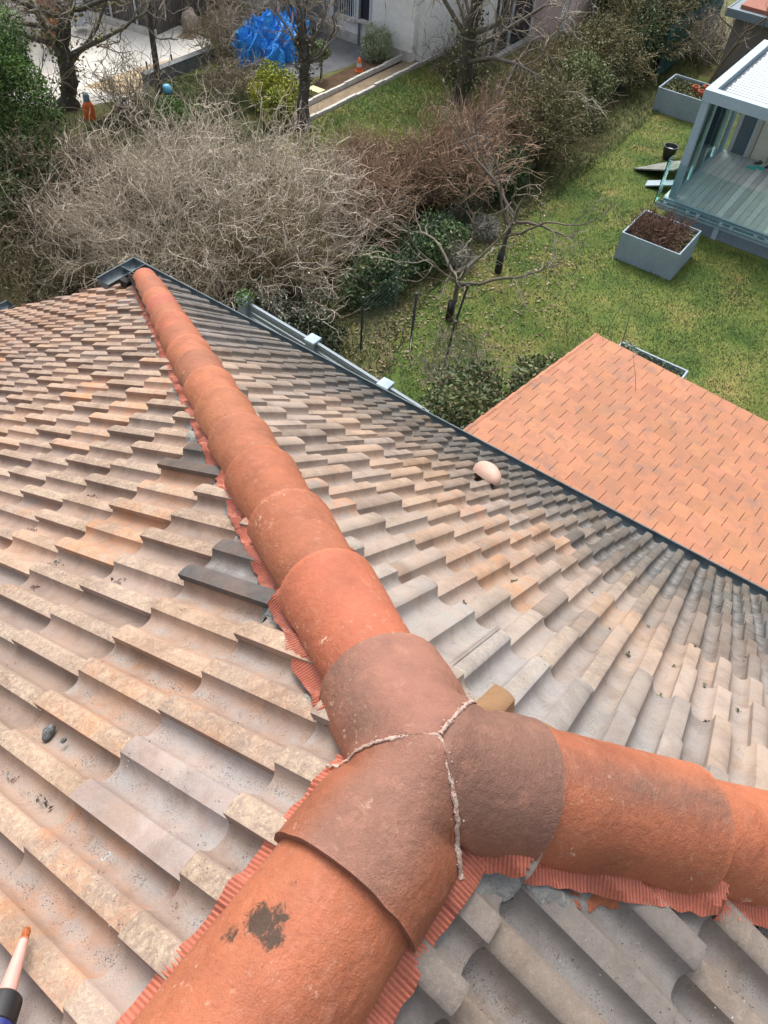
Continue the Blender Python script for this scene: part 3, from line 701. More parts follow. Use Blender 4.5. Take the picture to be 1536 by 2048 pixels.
def tree(name, label, base, trunk, r0, limbs, lv, cols, group=None, cat='tree', foliage=None, up=.35, grav=.0, moss=False, knob=None, curl0=.05):
    """trunk: list of points relative to base; limbs: (count, length, radius, lo, hi, spread); lv: further levels (n, length, radius, lo, hi, ang, K, curl, grav)"""
    base = np.array([base[0], base[1], GZ]); t = thing(name, label, cat, base, 0, group); g = G()
    T = np.array(trunk, float)+base; s_ = np.linspace(0, 1, len(T)); ss = np.linspace(0, 1, 12)
    T = np.stack([np.interp(ss, s_, T[:, k]) for k in range(3)], 1); T[1:, :2] += rng.normal(0, r0*.12, (11, 2))
    rr_ = r0*(1-.35*ss)*(1+.35*np.exp(-ss*9)); g.tubes(T[None], rr_[None], 10, cols[0:1])
    if knob:
        for (dx, dy, dz, rk) in knob: g.grid(rock(T[-1]+[dx, dy, dz], (rk, rk, rk*.85), int(dz*50+7)), col=cols[0])
    g.build('trunk', m_bark, t, smooth=True); g = G()
    n, L_, rl, lo, hi, sp = limbs; f = np.linspace(lo, hi, n)*11; a0 = rng.uniform(0, 6.28); Ps = []; Ds = []
    for i in range(n):
        k = min(int(f[i]), 10); p = T[k]*(1-(f[i]-k))+T[k+1]*(f[i]-k); an = a0 + i*2.4 + rng.normal(0, .3); el = R_(rng.uniform(*sp))
        Ps.append(p); Ds.append((math.cos(an)*math.cos(el), math.sin(an)*math.cos(el), math.sin(el)))
    C = grow(np.array(Ps), np.array(Ds), L_*rng.uniform(.7, 1.15, n), 10, .17, up*.12)
    g.tubes(C, np.linspace(rl, rl*.3, 10)[None]*rng.uniform(.75, 1.2, (n, 1)), 6, tints(n, cols[0], cols[1], .08)); cur = C; allp = [C]
    g.build('limbs', m_bark, t, smooth=True); g = G()
    for (n2, l2, r2, lo2, hi2, an2, K2, cu2, gr2) in lv:
        cur = offshoots(cur, n2, lo2, hi2, an2, l2, K2, cu2, gr2, .12); allp.append(cur)
        g.tubes(cur, np.linspace(r2, r2*.4, K2)[None], 4 if r2 > .012 else 3, tints(len(cur), cols[1], cols[2] if len(cols) > 2 else cols[1], .12))
    g.build('twigs', m_bark, t)
    if foliage: g = G(); foliage(g, T, allp); g.build('foliage', m_leaf, t)
    return t
def leafy(name, label, cat, blobs, n, size, ca, cb, group=None, stems=None, asp=.5, hollow=.4, lump=.6, kind=None, origin=None, cc=None):
    c0 = blobs[0][0]; t = thing(name, label, cat, (c0[0], c0[1], GZ), 0, group); g = G(); tot = sum(b[1][0]*b[1][1]+b[1][0]*b[1][2] for b in blobs)
    for i, (c, r) in enumerate(blobs):
        k = int(n*(r[0]*r[1]+r[0]*r[2])/tot); P, _ = cloud(k, c, r, i*13+int(abs(c[0])*7), hollow, lump)
        w = .5+.5*vnoise(P[:, 0]*2.2, P[:, 2]*2.2+P[:, 1]*1.7, 5); w = np.clip(w+rng.normal(0, .22, len(P)), 0, 1)[:, None]
        cl = (np.array(ca)*(1-w)+np.array(cb)*w)*1.6
        if cc is not None: m2 = rng.random(len(P)) < cc[1]; cl[m2] = np.array(cc[0])*rng.uniform(.7, 1.2, (m2.sum(), 1))
        leafquads(g, P, size, cl, asp=asp)
    g.build('leaves', m_leaf, t)
    if stems == 0: return t
    for (c, r) in blobs:
        g = G(); P = []; D = []; Ls = []
        k = 7 if stems is None else stems; a = rng.uniform(0, 6.28, k); q = rng.random(k)
        P.append(np.stack([c[0]+np.cos(a)*q*r[0]*.3, c[1]+np.sin(a)*q*r[1]*.3, np.full(k, GZ)], 1)); D.append(np.stack([np.cos(a)*.35, np.sin(a)*.35, np.ones(k)], 1)); Ls.append(np.full(k, max(.2, c[2]+r[2]*.7-GZ)))
        C = grow(np.concatenate(P), np.concatenate(D), np.concatenate(Ls), 8, .12); g.tubes(C, np.linspace(.02, .006, 8)[None], 4, tints(len(C), (.10, .075, .05), (.16, .12, .08)))
        C2 = offshoots(C, 6, .3, 1, .6, max(.2, .35*float(np.mean(np.concatenate(Ls)))), 6, .25); g.tubes(C2, np.linspace(.008, .003, 6)[None], 3, tints(len(C2), (.12, .09, .06), (.20, .16, .11)))
        g.build('stems', m_bark, t)
    return t
GREY1, GREY2, PALE = np.array((.10, .085, .065)), np.array((.20, .17, .13)), np.array((.34, .29, .22))
# ---- the big bare bush just beyond the eave
def bushleaf(g, C1, C2, C3):
    P = C1[:, 1:5].reshape(-1, 3); P = np.repeat(P, 14, 0)+rng.normal(0, .30, (len(P)*14, 3))*[1, 1, .7]; P = P[P[:, 2] > GZ]
    leafquads(g, P, .035, tints(len(P), (.035, .045, .015), (.10, .095, .035), .2))
bare_shrub('bare_bush', 'huge tangled leafless bush with pale grey twigs just beyond the near roof', 'bush', (-11.5, 10.3), (3.15, 2.7), 2.55, 380, 9, 3, (.24, .20, .15), (.68, .59, .47), rad=(.010, .0066, .0048), curl=(.17, .26, .30), lean=.9, extra=bushleaf, side_len=.85, tip_len=.5)
bare_shrub('broom_shrub', 'dense olive brown shrub of fine upright stems right of the big bare bush', 'shrub', (-9.6, 9.9), (1.05, 1.2), 1.75, 420, 4, 2, (.10, .085, .03), (.27, .20, .10), rad=(.008, .006, .005), curl=(.08, .13, .2), lean=.45, side_len=.5, tip_len=.25)
bare_shrub('bramble_patch', 'low brown brambles in front of the left evergreen', 'shrub', (-15.2, 9.2), (1.7, 1.9), 1.5, 170, 8, 2, (.07, .05, .03), (.24, .18, .12), rad=(.010, .007, .005), extra=bushleaf, lean=.7)
bare_shrub('bramble_patch', 'dark scrub with thin stems along the left edge above the tiles', 'shrub', (-13.6, 7.2), (1.6, 1.0), .9, 110, 7, 2, (.08, .06, .03), (.26, .21, .13), rad=(.010, .007, .005), extra=bushleaf, lean=.8)
# ---- reddish thicket between the gardens
RED1, RED2 = (.18, .115, .075), (.42, .28, .19)
for i, (x, y, rx, ry, h, lab) in enumerate([(-9.8, 12.9, 1.2, 1.1, 1.6, 'reddish bare thicket nearest the big grey bush'), (-10.3, 15.0, 1.3, .8, 1.0, 'brown bare thicket below the middle lawn'), (-8.6, 15.2, .9, 1.2, 2.2, 'rust red upright bare shrub behind the small twisted tree'),
      (-9.0, 17.6, .8, 1.3, 1.6, 'reddish bare shrub in the hedge line beside the big tree'), (-9.4, 20.4, .8, 1.3, 1.4, 'brown shrub of fine twigs right of the big tree trunk'), (-9.9, 23.0, .9, 1.0, 1.1, 'olive brown twiggy shrub below the pink house')]):
    bare_shrub('bare_shrub', lab, 'shrub', (x, y), (rx, ry), h, 150, 6, 2, RED1 if i < 4 else (.14, .11, .055), RED2 if i < 4 else (.34, .27, .16), rad=(.011, .008, .0065), curl=(.07, .14, .2), lean=.4, group='bare shrubs in the hedge between the gardens', extra=bushleaf, side_len=.6, tip_len=.3)
G1, G2 = (.016, .030, .010), (.065, .095, .028)
leafy('hedge_shrub', 'glossy dark green ivy clump on the boundary behind the two young trees', 'shrub', [((-8.0, 16.9, GZ+.55), (.55, 1.0, .65))], 6500, .045, (.012, .03, .012), (.06, .10, .035), 'evergreen shrubs of the boundary hedge')
leafy('hedge_shrub', 'rounded green shrub with pale tips at the lower end of the tall hedge', 'shrub', [((-8.5, 21.9, GZ+.9), (.8, 1.1, 1.0))], 8500, .045, (.03, .045, .015), (.13, .15, .06), 'evergreen shrubs of the boundary hedge')
def oliveleaf(g, C1, C2, C3):
    P = np.repeat(C2[:, 2:].reshape(-1, 3), 3, 0); P = P+rng.normal(0, .07, P.shape); leafquads(g, P, .036, tints(len(P), (.05, .06, .02), (.19, .18, .075), .2))
for (x, y, rx, ry, h, lab, n9) in ((-9.4, 24.9, 1.1, 1.5, 1.5, 'bushy olive-brown hedge section beside the blue pool cover', 230), (-8.2, 19.2, .7, 1.4, 1.8, 'thin olive-brown hedge shrub behind the second young tree', 120), (-9.2, 22.6, .8, 1.2, 1.3, 'twiggy olive hedge shrub below the pink house', 130), (-9.1, 27.4, .9, 1.3, 1.9, 'russet and olive hedge section level with the far planter', 150)):
    bare_shrub('hedge_shrub', lab, 'shrub', (x, y), (rx, ry), h, n9, 6, 2, (.12, .10, .05), (.32, .25, .14), rad=(.011, .008, .0065), curl=(.08, .15, .2), lean=.42, group='evergreen shrubs of the boundary hedge', extra=oliveleaf, side_len=.6, tip_len=.3)
leafy('hedge_shrub', 'tall dark evergreen at the top of the hedge by the pink house', 'shrub', [((-10.0, 29.0, GZ+1.5), (1.3, 1.8, 1.8)), ((-10.6, 32.0, GZ+1.8), (1.5, 2.2, 2.1))], 30000, .06, (.035, .048, .018), (.12, .135, .055), 'evergreen shrubs of the boundary hedge', cc=((.20, .09, .05), .08))
leafy('hedge_shrub', 'blackish green shrub left of the far planter', 'shrub', [((-8.6, 27.0, GZ+.9), (.7, 2.0, 1.1)), ((-8.9, 30.5, GZ+1.1), (.9, 2.2, 1.3))], 22000, .05, (.012, .024, .012), (.045, .07, .028), 'evergreen shrubs of the boundary hedge')
leafy('hedge_shrub', 'low green ivy and bramble cover at the foot of the boundary fence', 'shrub', [((-7.9, 11.4, GZ+.35), (.65, 1.0, .5)), ((-7.7, 13.3, GZ+.4), (.6, 1.1, .6))], 11000, .042, (.015, .035, .012), (.08, .13, .05), 'evergreen shrubs of the boundary hedge', cc=((.40, .42, .22), .08))
leafy('ivy_mound', 'mottled green ivy mound climbing onto the corner of the orange roof', 'ivy', [((-3.75, 8.1, GZ+1.2), (.75, .85, .95)), ((-3.3, 7.2, GZ+1.8), (.7, .8, 1.1)), ((-2.75, 8.1, GZ+2.5), (.40, .55, .45))], 15000, .042, (.02, .035, .012), (.12, .145, .06), cc=((.22, .17, .09), .15))
def whitebuds(g, C1, C2, C3):
    P = np.concatenate([C3[:, -1], C2[:, -1]]); leafquads(g, np.repeat(P, 3, 0)+rng.normal(0, .025, (len(P)*3, 3)), .024, tints(len(P)*3, (.16, .20, .14), (.42, .46, .36), .15), asp=.55)
bare_shrub('silver_shrub', 'shrub with pale silvery leaves just behind the grey fence posts', 'shrub', (-8.05, 8.9), (.45, .4), 1.3, 16, 4, 3, (.12, .11, .08), (.25, .23, .17), rad=(.009, .006, .005), extra=whitebuds, lean=.5, side_len=.4, tip_len=.25)
leafy('scrub', 'dark low scrub under the silvery shrub', 'shrub', [((-7.7, 8.8, GZ+.35), (.8, .9, .55)), ((-8.9, 8.7, GZ+.3), (.9, .7, .5))], 9000, .04, (.014, .022, .010), (.055, .065, .03))
bare_shrub('lilac_shrub', 'thin bare shrub rising above the ivy mound', 'shrub', (-4.9, 9.7), (.55, .7), 1.25, 24, 5, 3, (.14, .12, .09), (.30, .26, .20), rad=(.009, .006, .005), lean=.5, side_len=.45, tip_len=.3)
for nm, (x, y), r, lab in (('lavender', (-7.1, 13.4), .42, 'grey rounded lavender cushion beside the small tree'), ('lavender', (-7.3, 14.9), .38, 'grey lavender cushion farther back by the second small tree')):
    leafy(nm, lab, 'shrub', [((x, y, GZ+.2), (r, r, .3))], 2600, .035, (.10, .10, .085), (.26, .25, .22), 'lavender cushions', asp=.2)
# evergreens and yellow shrub
leafy('evergreen_bush', 'bright green upright evergreen at the left edge', 'bush', [((-17.6, 10.2, GZ+1.4), (1.15, 1.0, 1.5)), ((-18.6, 9.9, GZ+1.1), (.9, .9, 1.3)), ((-17.9, 10.4, GZ+2.4), (.7, .7, .95))], 34000, .048, (.012, .032, .008), (.085, .155, .03), asp=.3)
leafy('evergreen_bush', 'dark leafy undergrowth at the left edge below the bright evergreen', 'bush', [((-16.2, 8.9, GZ+.6), (1.1, 1.0, .8)), ((-15.4, 7.9, GZ+.5), (1.0, .9, .7))], 9000, .05, (.015, .028, .010), (.06, .085, .025))
leafy('yellow_shrub', 'yellow-green shrub left of the pollarded trunk', 'shrub', [((-15.1, 16.5, GZ+.55), (.75, .55, .7)), ((-14.5, 15.9, GZ+.45), (.5, .45, .55))], 8000, .045, (.10, .13, .015), (.32, .32, .04))
leafy('green_tuft', 'low green tuft near the blue toy', 'shrub', [((-16.9, 14.3, GZ+.15), (.8, .6, .3))], 4000, .04, (.03, .07, .015), (.09, .16, .04))
leafy('pampas_shrub', 'spiky grey-green rosette by the end of the garden bed', 'shrub', [((-15.3, 21.6, GZ+.45), (.55, .5, .55))], 2600, .10, (.10, .13, .07), (.24, .28, .17), asp=.07)
leafy('standard_shrub', 'small round clipped tree on a thin stem at the terrace edge', 'shrub', [((-15.7, 19.2, GZ+.75), (.34, .34, .32))], 2200, .035, (.04, .06, .025), (.12, .15, .07), stems=2)
# ---- trees
c3 = lambda a, b, c: [np.array(a), np.array(b), np.array(c)]
tree('bare_tree', 'small twisted fruit tree with a black-painted trunk foot on the right lawn', (-6.16, 11.6), [(0, 0, 0), (.03, .05, .45), (.02, .1, .9)], .065, (6, 2.0, .034, .86, 1.0, (18, 62)),
     [(4, .75, .014, .3, 1.0, .6, 8, .26, .02), (4, .38, .0075, .25, 1.0, .65, 6, .3, .02)], c3((.135, .12, .085), (.20, .18, .14), (.30, .26, .21)), group='young trees on the right lawn')
tree('bare_tree', 'second young tree with a leaning trunk and long side branch, nearer the hedge', (-6.27, 13.8), [(0, 0, 0), (.0, .05, .7), (.1, .12, 1.45)], .06, (6, 2.4, .032, .6, 1.0, (20, 60)),
     [(4, .8, .013, .3, 1.0, .6, 8, .24, .02), (4, .4, .0075, .25, 1.0, .65, 6, .3, .02)], c3((.09, .075, .055), (.17, .14, .11), (.27, .23, .19)), group='young trees on the right lawn')
tree('bare_tree', 'slender bare tree behind the roof of the glass pavilion', (-6.3, 26.4), [(0, 0, 0), (.15, .3, .9), (.5, .5, 1.9)], .06, (5, 1.9, .03, .5, 1.0, (25, 65)), [(4, .7, .012, .3, 1, .6, 7, .22, .02), (3, .4, .008, .3, 1, .6, 6, .25, 0)], c3((.10, .075, .05), (.15, .12, .09), (.24, .20, .16)))
tree('bare_tree', 'large many-limbed bare tree in the middle with pale hanging twigs', (-11.6, 20.8), [(0, 0, 0), (-.05, .05, .8), (-.1, .1, 1.9), (.0, .2, 2.9)], .24, (10, 3.4, .075, .35, 1.0, (12, 75)),
     [(6, 1.5, .028, .25, 1.0, .6, 9, .20, .03), (5, .9, .013, .25, 1.0, .6, 7, .22, -.03), (3, .55, .0095, .2, 1.0, .5, 6, .2, -.10)], c3((.10, .085, .068), (.17, .145, .115), (.42, .37, .29)),
     foliage=lambda g, T, A: leafquads(g, np.repeat(T[1:9], 160, 0)+rng.normal(0, .24, (1280, 3)), .05, tints(1280, (.05, .055, .02), (.13, .13, .05), .2)))
tree('pollard_tree', 'pollarded tree with a knobbly head in front of the blue tarpaulin', (-13.9, 16.26), [(0, 0, 0), (-.05, .1, .8), (-.02, .12, 1.5), (-.12, .2, 2.2)], .17, (13, 2.3, .034, .66, 1.0, (45, 85)),
     [(5, .9, .014, .3, 1, .5, 7, .16, .02), (4, .5, .009, .3, 1, .5, 6, .2, 0)], c3((.09, .08, .07), (.15, .13, .10), (.33, .28, .22)), knob=[(0, 0, -.05, .19), (.12, .05, -.2, .14), (-.13, -.05, -.12, .15), (.04, -.08, -.38, .15), (-.08, .08, .12, .13)],
     foliage=lambda g, T, A: leafquads(g, np.repeat(T[6:], 110, 0)+rng.normal(0, .17, (660, 3)), .045, tints(660, (.05, .05, .03), (.16, .14, .08), .2)))
tree('gnarled_tree', 'old gnarled mossy tree with crooked limbs over the concrete yard', (-19.4, 12.9), [(0, 0, 0), (.1, .1, .7), (-.1, .3, 1.5), (.2, .4, 2.3)], .24, (11, 3.0, .085, .4, 1.0, (5, 65)),
     [(6, 1.3, .03, .2, 1, .7, 9, .32, .03), (5, .7, .013, .2, 1, .7, 7, .34, .02), (3, .4, .009, .2, 1, .6, 5, .3, 0)], c3((.08, .07, .055), (.14, .12, .095), (.32, .28, .22)),
     foliage=lambda g, T, A: (leafquads(g, np.repeat(A[0][:, 1:6].reshape(-1, 3), 22, 0)+rng.normal(0, .10, (len(A[0])*5*22, 3)), .045, tints(len(A[0])*5*22, (.08, .09, .02), (.25, .22, .05), .2)), leafquads(g, np.repeat(T[:8], 90, 0)+rng.normal(0, .2, (720, 3)), .05, tints(720, (.03, .05, .015), (.14, .15, .04), .2))))
tree('bare_tree', 'thin straight bare tree beside the low wall of the yard', (-18.2, 15.1), [(0, 0, 0), (.03, .02, 1.5), (.0, .1, 3.0), (.0, .2, 4.2)], .085, (12, 1.7, .03, .35, 1.0, (25, 62)),
     [(5, .8, .013, .3, 1, .5, 7, .18, .03), (4, .45, .0085, .3, 1, .55, 6, .2, .0)], c3((.085, .075, .062), (.14, .12, .10), (.24, .21, .17)))
for i, (x, y, h, lab) in enumerate([(-17.6, 13.6, 1.5, 'bare twiggy shrub right of the black and white lantern'), (-18.7, 18.1, 1.2, 'grey bare shrub between the yard and the blue tarpaulin'), (-16.4, 16.4, .9, 'low bare shrub on the small left lawn'), (-18.3, 20.9, 1.6, 'bare hedge shrub at the corner of the white house'), (-18.7, 18.9, 1.2, 'bare brown shrub left of the blue tarpaulin'), (-19.1, 20.0, 1.7, 'brown hedge shrub beside the upper lawn path')]):
    bare_shrub('bare_shrub', lab, 'shrub', (x, y), (.8, .8), h, 42, 5, 2, (.16, .13, .09), (.38, .32, .24), rad=(.012, .009, .007), curl=(.09, .16, .2), lean=.5, group='bare shrubs of the left garden', side_len=.6, tip_len=.32)
bare_shrub('bare_shrub', 'dead brown thicket beside the big tree trunk', 'shrub', (-12.4, 22.2), (1.0, .8), 1.3, 60, 5, 2, (.07, .06, .045), (.20, .165, .12), rad=(.012, .009, .007), lean=.5)
# ---- grass and litter
def scatter(poly, n):
    poly = np.array(poly); lo, hi = poly.min(0), poly.max(0); out = []
    while sum(map(len, out)) < n:
        P = rng.uniform(lo, hi, (n, 2)); ins = np.zeros(n, bool); j = len(poly)-1
        for i in range(len(poly)):
            xi, yi = poly[i]; xj, yj = poly[j]
            ins ^= ((yi > P[:, 1]) != (yj > P[:, 1])) & (P[:, 0] < (xj-xi)*(P[:, 1]-yi)/(yj-yi+1e-12)+xi); j = i
        out.append(P[ins])
    return np.concatenate(out)[:n]
def blades(name, label, poly, n, h, w, ca, cb, cy):
    P = scatter(poly, n); den = fbm(P[:, 0]*1.1, P[:, 1]*1.1, 21); P = P[rng.random(n) < .75+.5*den]; n = len(P)
    a = rng.uniform(0, 6.28, n); hh = h*rng.uniform(.5, 1.3, n)*(1+.5*fbm(P[:, 0]*2.3, P[:, 1]*2.3, 4)); ln = rng.normal(0, .55, (n, 2))*hh[:, None]
    B = np.stack([P[:, 0], P[:, 1], np.full(n, GZ+.004)], 1); s = np.stack([np.cos(a)*w, np.sin(a)*w, 0*a], 1); Tp = B + np.stack([ln[:, 0], ln[:, 1], hh], 1)
    t = np.clip(.5+.9*fbm(P[:, 0]*1.7, P[:, 1]*1.7, 8)+rng.normal(0, .2, n), 0, 1)[:, None]; c = np.array(ca)*(1-t)+np.array(cb)*t
    y = np.clip(2.6*fbm(P[:, 0]*.75+9, P[:, 1]*.75, 13)+rng.normal(0, .15, n)-.30, 0, 1)[:, None]; c = c*(1-y)+np.array(cy)*y
    g = G(); g.add(np.stack([B-s, B+s, Tp], 1).reshape(-1, 3), t=np.arange(3*n).reshape(-1, 3), col=np.repeat(c, 3, 0))
    tag(g.build(name, m_blade), label, 'grass', None, 'stuff')
blades('grass', 'short patchy lawn grass on the right lawn', [(-1.0, 5.0), (-5.2, 8.4), (-6.7, 10.6), (-7.1, 12.3), (-7.1, 17), (-7.1, 23.5), (-7.2, 27.5), (-3.5, 27.5), (-4.6, 18.6), (2.4, 18.0), (2.0, 5)], 150000, .045, .009, (.032, .082, .018), (.115, .185, .045), (.26, .235, .08))
blades('grass', 'patchy green grass on the middle lawn beside the path', [(-14.0, 15.7), (-12.2, 14.9), (-10.0, 15.8), (-9.8, 21), (-10.6, 24.2), (-13.95, 23.6)], 60000, .06, .011, (.065, .13, .025), (.17, .26, .06), (.30, .28, .08))
blades('grass', 'rough yellowish grass and weeds of the left garden', [(-18.7, 16.2), (-18.0, 12.2), (-14.5, 12.6), (-13.4, 14.6), (-15.3, 16.6), (-15.6, 18.3), (-17.6, 18.5)], 50000, .075, .011, (.05, .07, .02), (.13, .15, .045), (.27, .25, .09))
blades('grass', 'green grass either side of the upper left path', [(-23.5, 19.5), (-19.3, 18.9), (-19.2, 22), (-19.8, 27), (-24, 27)], 22000, .08, .013, (.07, .11, .025), (.15, .20, .06), (.26, .24, .10))
blades('weeds', 'weeds and rank grass between the hedge and the lawn', [(-9.8, 9), (-5.5, 8.2), (-6.3, 10.0), (-7.0, 12), (-6.8, 20), (-7.0, 30), (-10.5, 30), (-10, 14)], 45000, .10, .012, (.05, .075, .02), (.14, .16, .05), (.28, .24, .10))
P = np.concatenate([scatter([(-19, 8), (-6, 7.5), (-6.4, 16), (-9, 24), (-13, 15), (-18.5, 14)], 9000), scatter([(-7.2, 10), (-4, 9), (-4.6, 15), (-7, 16)], 700)])
g = G(); leafquads(g, np.stack([P[:, 0], P[:, 1], np.full(len(P), GZ+.03)], 1), .038, tints(len(P), (.10, .06, .035), (.36, .27, .17), .2), flat=.8)
tag(g.build('fallen_leaves', m_leaf), 'dry brown leaves lying under the shrubs', 'leaves', None, 'stuff')
# ================================================================== built things in the gardens
def paint(name, c, rough=.5, **k): return M(name, c, tuple(x*.93 for x in c), 2.5, rough, **k)
m_white = M('white_wall', (.82, .82, .81), (.68, .68, .66), .8, .9, .2, 40)
m_alu = paint('pale_grey_aluminium', (.33, .43, .52), .45, spec=.5)
m_aluw = paint('white_lacquered_slats', (.50, .56, .60), .4)
m_post = paint('grey_fence_paint', (.15, .20, .24), .5); m_rail = paint('dark_grey_rail', (.12, .16, .19), .5)
m_black = paint('black_plastic', (.012, .012, .013), .45); m_pink = M('pale_pink_render', (.80, .62, .60), (.74, .57, .55), .7, .9, .2, 40)
m_brown = M('grey_brown_cladding', (.135, .120, .112), (.11, .10, .095), 1.2, .7); m_dkglass = paint('dark_glazing', (.035, .035, .04), .25)
m_planter = M('grey_planter_panel', (.27, .345, .405), (.23, .295, .345), 1.1, .6, .1, 30)
m_orange = paint('orange_plastic', (.65, .13, .025), .5); m_blue = paint('sky_blue_plastic', (.12, .42, .62), .45); m_greyp = paint('mid_grey_plastic', (.22, .23, .23), .5)
m_soil2 = M('planter_soil', (.07, .045, .03), (.13, .09, .055), 14, .95, .8, 50)
mg, nt, b = nodes('teal_glass'); nt.nodes.remove(b)
tr = N(nt, 'ShaderNodeBsdfTransparent'); tr.inputs[0].default_value = (.88, .96, .95, 1); gl = N(nt, 'ShaderNodeBsdfGlossy'); gl.inputs['Roughness'].default_value = .03; gl.inputs[0].default_value = (.8, .95, .95, 1)
fr = N(nt, 'ShaderNodeFresnel'); fr.inputs[0].default_value = 1.5; ms_ = N(nt, 'ShaderNodeMixShader'); nt.links.new(fr.outputs[0], ms_.inputs[0]); nt.links.new(tr.outputs[0], ms_.inputs[1]); nt.links.new(gl.outputs[0], ms_.inputs[2])
nt.links.new(ms_.outputs[0], nt.nodes['Material Output'].inputs[0]); m_glass = mg
# ---- garage with the orange flat-tile roof
def flat_tile_material():
    m, nt, b = nodes('orange_flat_tile'); co = coords(nt); col = attr(nt, 'col').outputs['Color']
    col = mix(nt, ramp(nt, noise(nt, co, 6.0, 5, .6, .6), [(.42, 0.0), (.68, .7)]), col, (.25, .125, .08))
    col = mix(nt, ramp(nt, noise(nt, co, 3.2, 6, .7), [(.56, 0.0), (.68, .5)]), col, (.14, .115, .105))
    col = mix(nt, 1.0, col, ramp(nt, noise(nt, co, 60, 3), [(.25, .9), (.75, 1.08)]), 'MULTIPLY')
    nt.links.new(col, b.inputs['Base Color']); b.inputs['Roughness'].default_value = .75; b.inputs['Specular IOR Level'].default_value = .35
    bump(nt, b, noise(nt, co, 45, 3), .25, .004); return m
m_flat = flat_tile_material()
gc = np.array([-2.3945, 8.9464, -5.5]); ge = np.array([.99616, -.0875, 0]); gd = unit([.08752, .99119, -.0995]); gn = unit(np.cross(ge, gd))
gar = thing('garage', 'low garage with bright orange flat-tile roof beyond the near gutter', 'garage', (0, 6.6, GZ)); g = G()
EW, EX = .2190, .2352; ncol, nrow = 24, 21
for r in range(nrow):
    offx = (.105 if r % 2 else 0.0) - .22
    for c in range(ncol+2):
        x0 = offx + c*EW; x1 = x0 + EW - .0065
        x0c, x1c = max(0, x0), min(ncol*EW, x1)
        if x1c-x0c < .02: continue
        d0, d1 = r*EX, (r+1)*EX + .05       # distance up-slope from the eave
        j = rng.normal(0, 1, 3); n1 = float(fbm(x0*1.2, d0*1.2, 31)); col = np.array([.37, .160, .085])*(1+.06*j[0]+.08*n1)*np.array([1, 1+.02*j[1], 1+.03*j[2]])
        hf = .026 + rng.normal(0, .0012); hb = .004
        def gp(a, dd, h): return gc + ge*a - gd*dd + gn*h
        if r == 0: d0 = -.03
        V = [gp(x0c, d0, hf-.014), gp(x1c, d0, hf-.014), gp(x1c, d1, hb-.014), gp(x0c, d1, hb-.014), gp(x0c, d0, hf), gp(x1c, d0, hf), gp(x1c, d1, hb), gp(x0c, d1, hb)]
        g.add(V, [(0, 3, 2, 1), (4, 5, 6, 7), (0, 1, 5, 4), (1, 2, 6, 5), (2, 3, 7, 6), (3, 0, 4, 7)], col=col)
    # rolled verge tile on the left edge
    col = np.array([.40, .165, .095])*(1+.07*rng.normal())
    d0, d1 = r*EX-(.03 if r == 0 else 0), (r+1)*EX+.03; A = np.radians(np.linspace(-80, 80, 9))
    V = np.array([[gc + ge*(.005+rr_*math.sin(a)) - gd*dd + gn*(hh+rr_*math.cos(a)*.7) for a in A] for dd, rr_, hh in ((d0, .038, .008), (d1, .032, -.008))])
    g.grid(V, col=col); g.add(np.concatenate([V[0], [gc - gd*d0]]), t=[(9, i, i+1) for i in range(8)], col=col*.6)
g.build('roof_tiles', m_flat, gar)
g = G(); V = [gc + ge*a - gd*dd + gn*h for h in (-.10, -.012) for a, dd in ((0.01, -.0), (ncol*EW-.01, 0), (ncol*EW-.01, nrow*EX), (.01, nrow*EX))]
g.add(V, [(0, 3, 2, 1), (4, 5, 6, 7), (0, 1, 5, 4), (1, 2, 6, 5), (2, 3, 7, 6), (3, 0, 4, 7)]); g.build('roof_boarding', m_dark, gar)
g = G(); cs = [gc + ge*a - gd*dd - gn*.11 for a, dd in ((.25, .3), (ncol*EW-.2, .3), (ncol*EW-.2, nrow*EX-.2), (.25, nrow*EX-.2))]
V = [(p[0], p[1], GZ) for p in cs] + [tuple(p) for p in cs]; g.add(V, [(0, 1, 5, 4), (1, 2, 6, 5), (2, 3, 7, 6), (3, 0, 4, 7)]); g.build('wall', m_render, gar)
# ---- planters
def planter(label, x0, y0, w, d, h=.66, fill=.52):
    t = thing('planter', label, 'planter', (x0+w/2, y0+d/2, GZ), 0, 'square grey planters on the right lawn'); g = G(); k = .035
    for a, b_ in (((x0, y0), (x0+w, y0+k)), ((x0, y0+d-k), (x0+w, y0+d)), ((x0, y0+k), (x0+k, y0+d-k)), ((x0+w-k, y0+k), (x0+w, y0+d-k))):
        g.box((a[0], a[1], GZ), (b_[0], b_[1], GZ+h))
    g.build('panel_box', m_planter, t)
    g = G(); X, Y = np.meshgrid(np.linspace(x0+k, x0+w-k, 22), np.linspace(y0+k, y0+d-k, 22), indexing='ij'); g.grid(np.stack([X, Y, GZ+fill+.035*fbm(X*4, Y*4, 3)], -1)); g.build('soil', m_soil2, t, smooth=True)
    return t, (x0, y0, w, d, GZ+fill)
def fillplant(t, bx, n, size, ca, cb, hh, name='plants', asp=.5, frac=(0, 1, 0, 1)):
    x0, y0, w, d, z = bx; g = G(); P = np.stack([x0+w*rng.uniform(frac[0]+.04, frac[1]-.04, n), y0+d*rng.uniform(frac[2]+.04, frac[3]-.04, n), z+hh*rng.random(n)**1.5], 1)
    leafquads(g, P, size, tints(n, ca, cb, .18), asp=asp); g.build(name, m_leaf, t)
t, bx = planter('grey planter with dry brown stems below the glass pavilion', -4.50, 16.12, 1.40, 1.32)
fillplant(t, bx, 1500, .03, (.06, .04, .025), (.17, .11, .06), .14); fillplant(t, bx, 600, .035, (.04, .06, .02), (.13, .15, .05), .12, frac=(.65, 1, .3, 1))
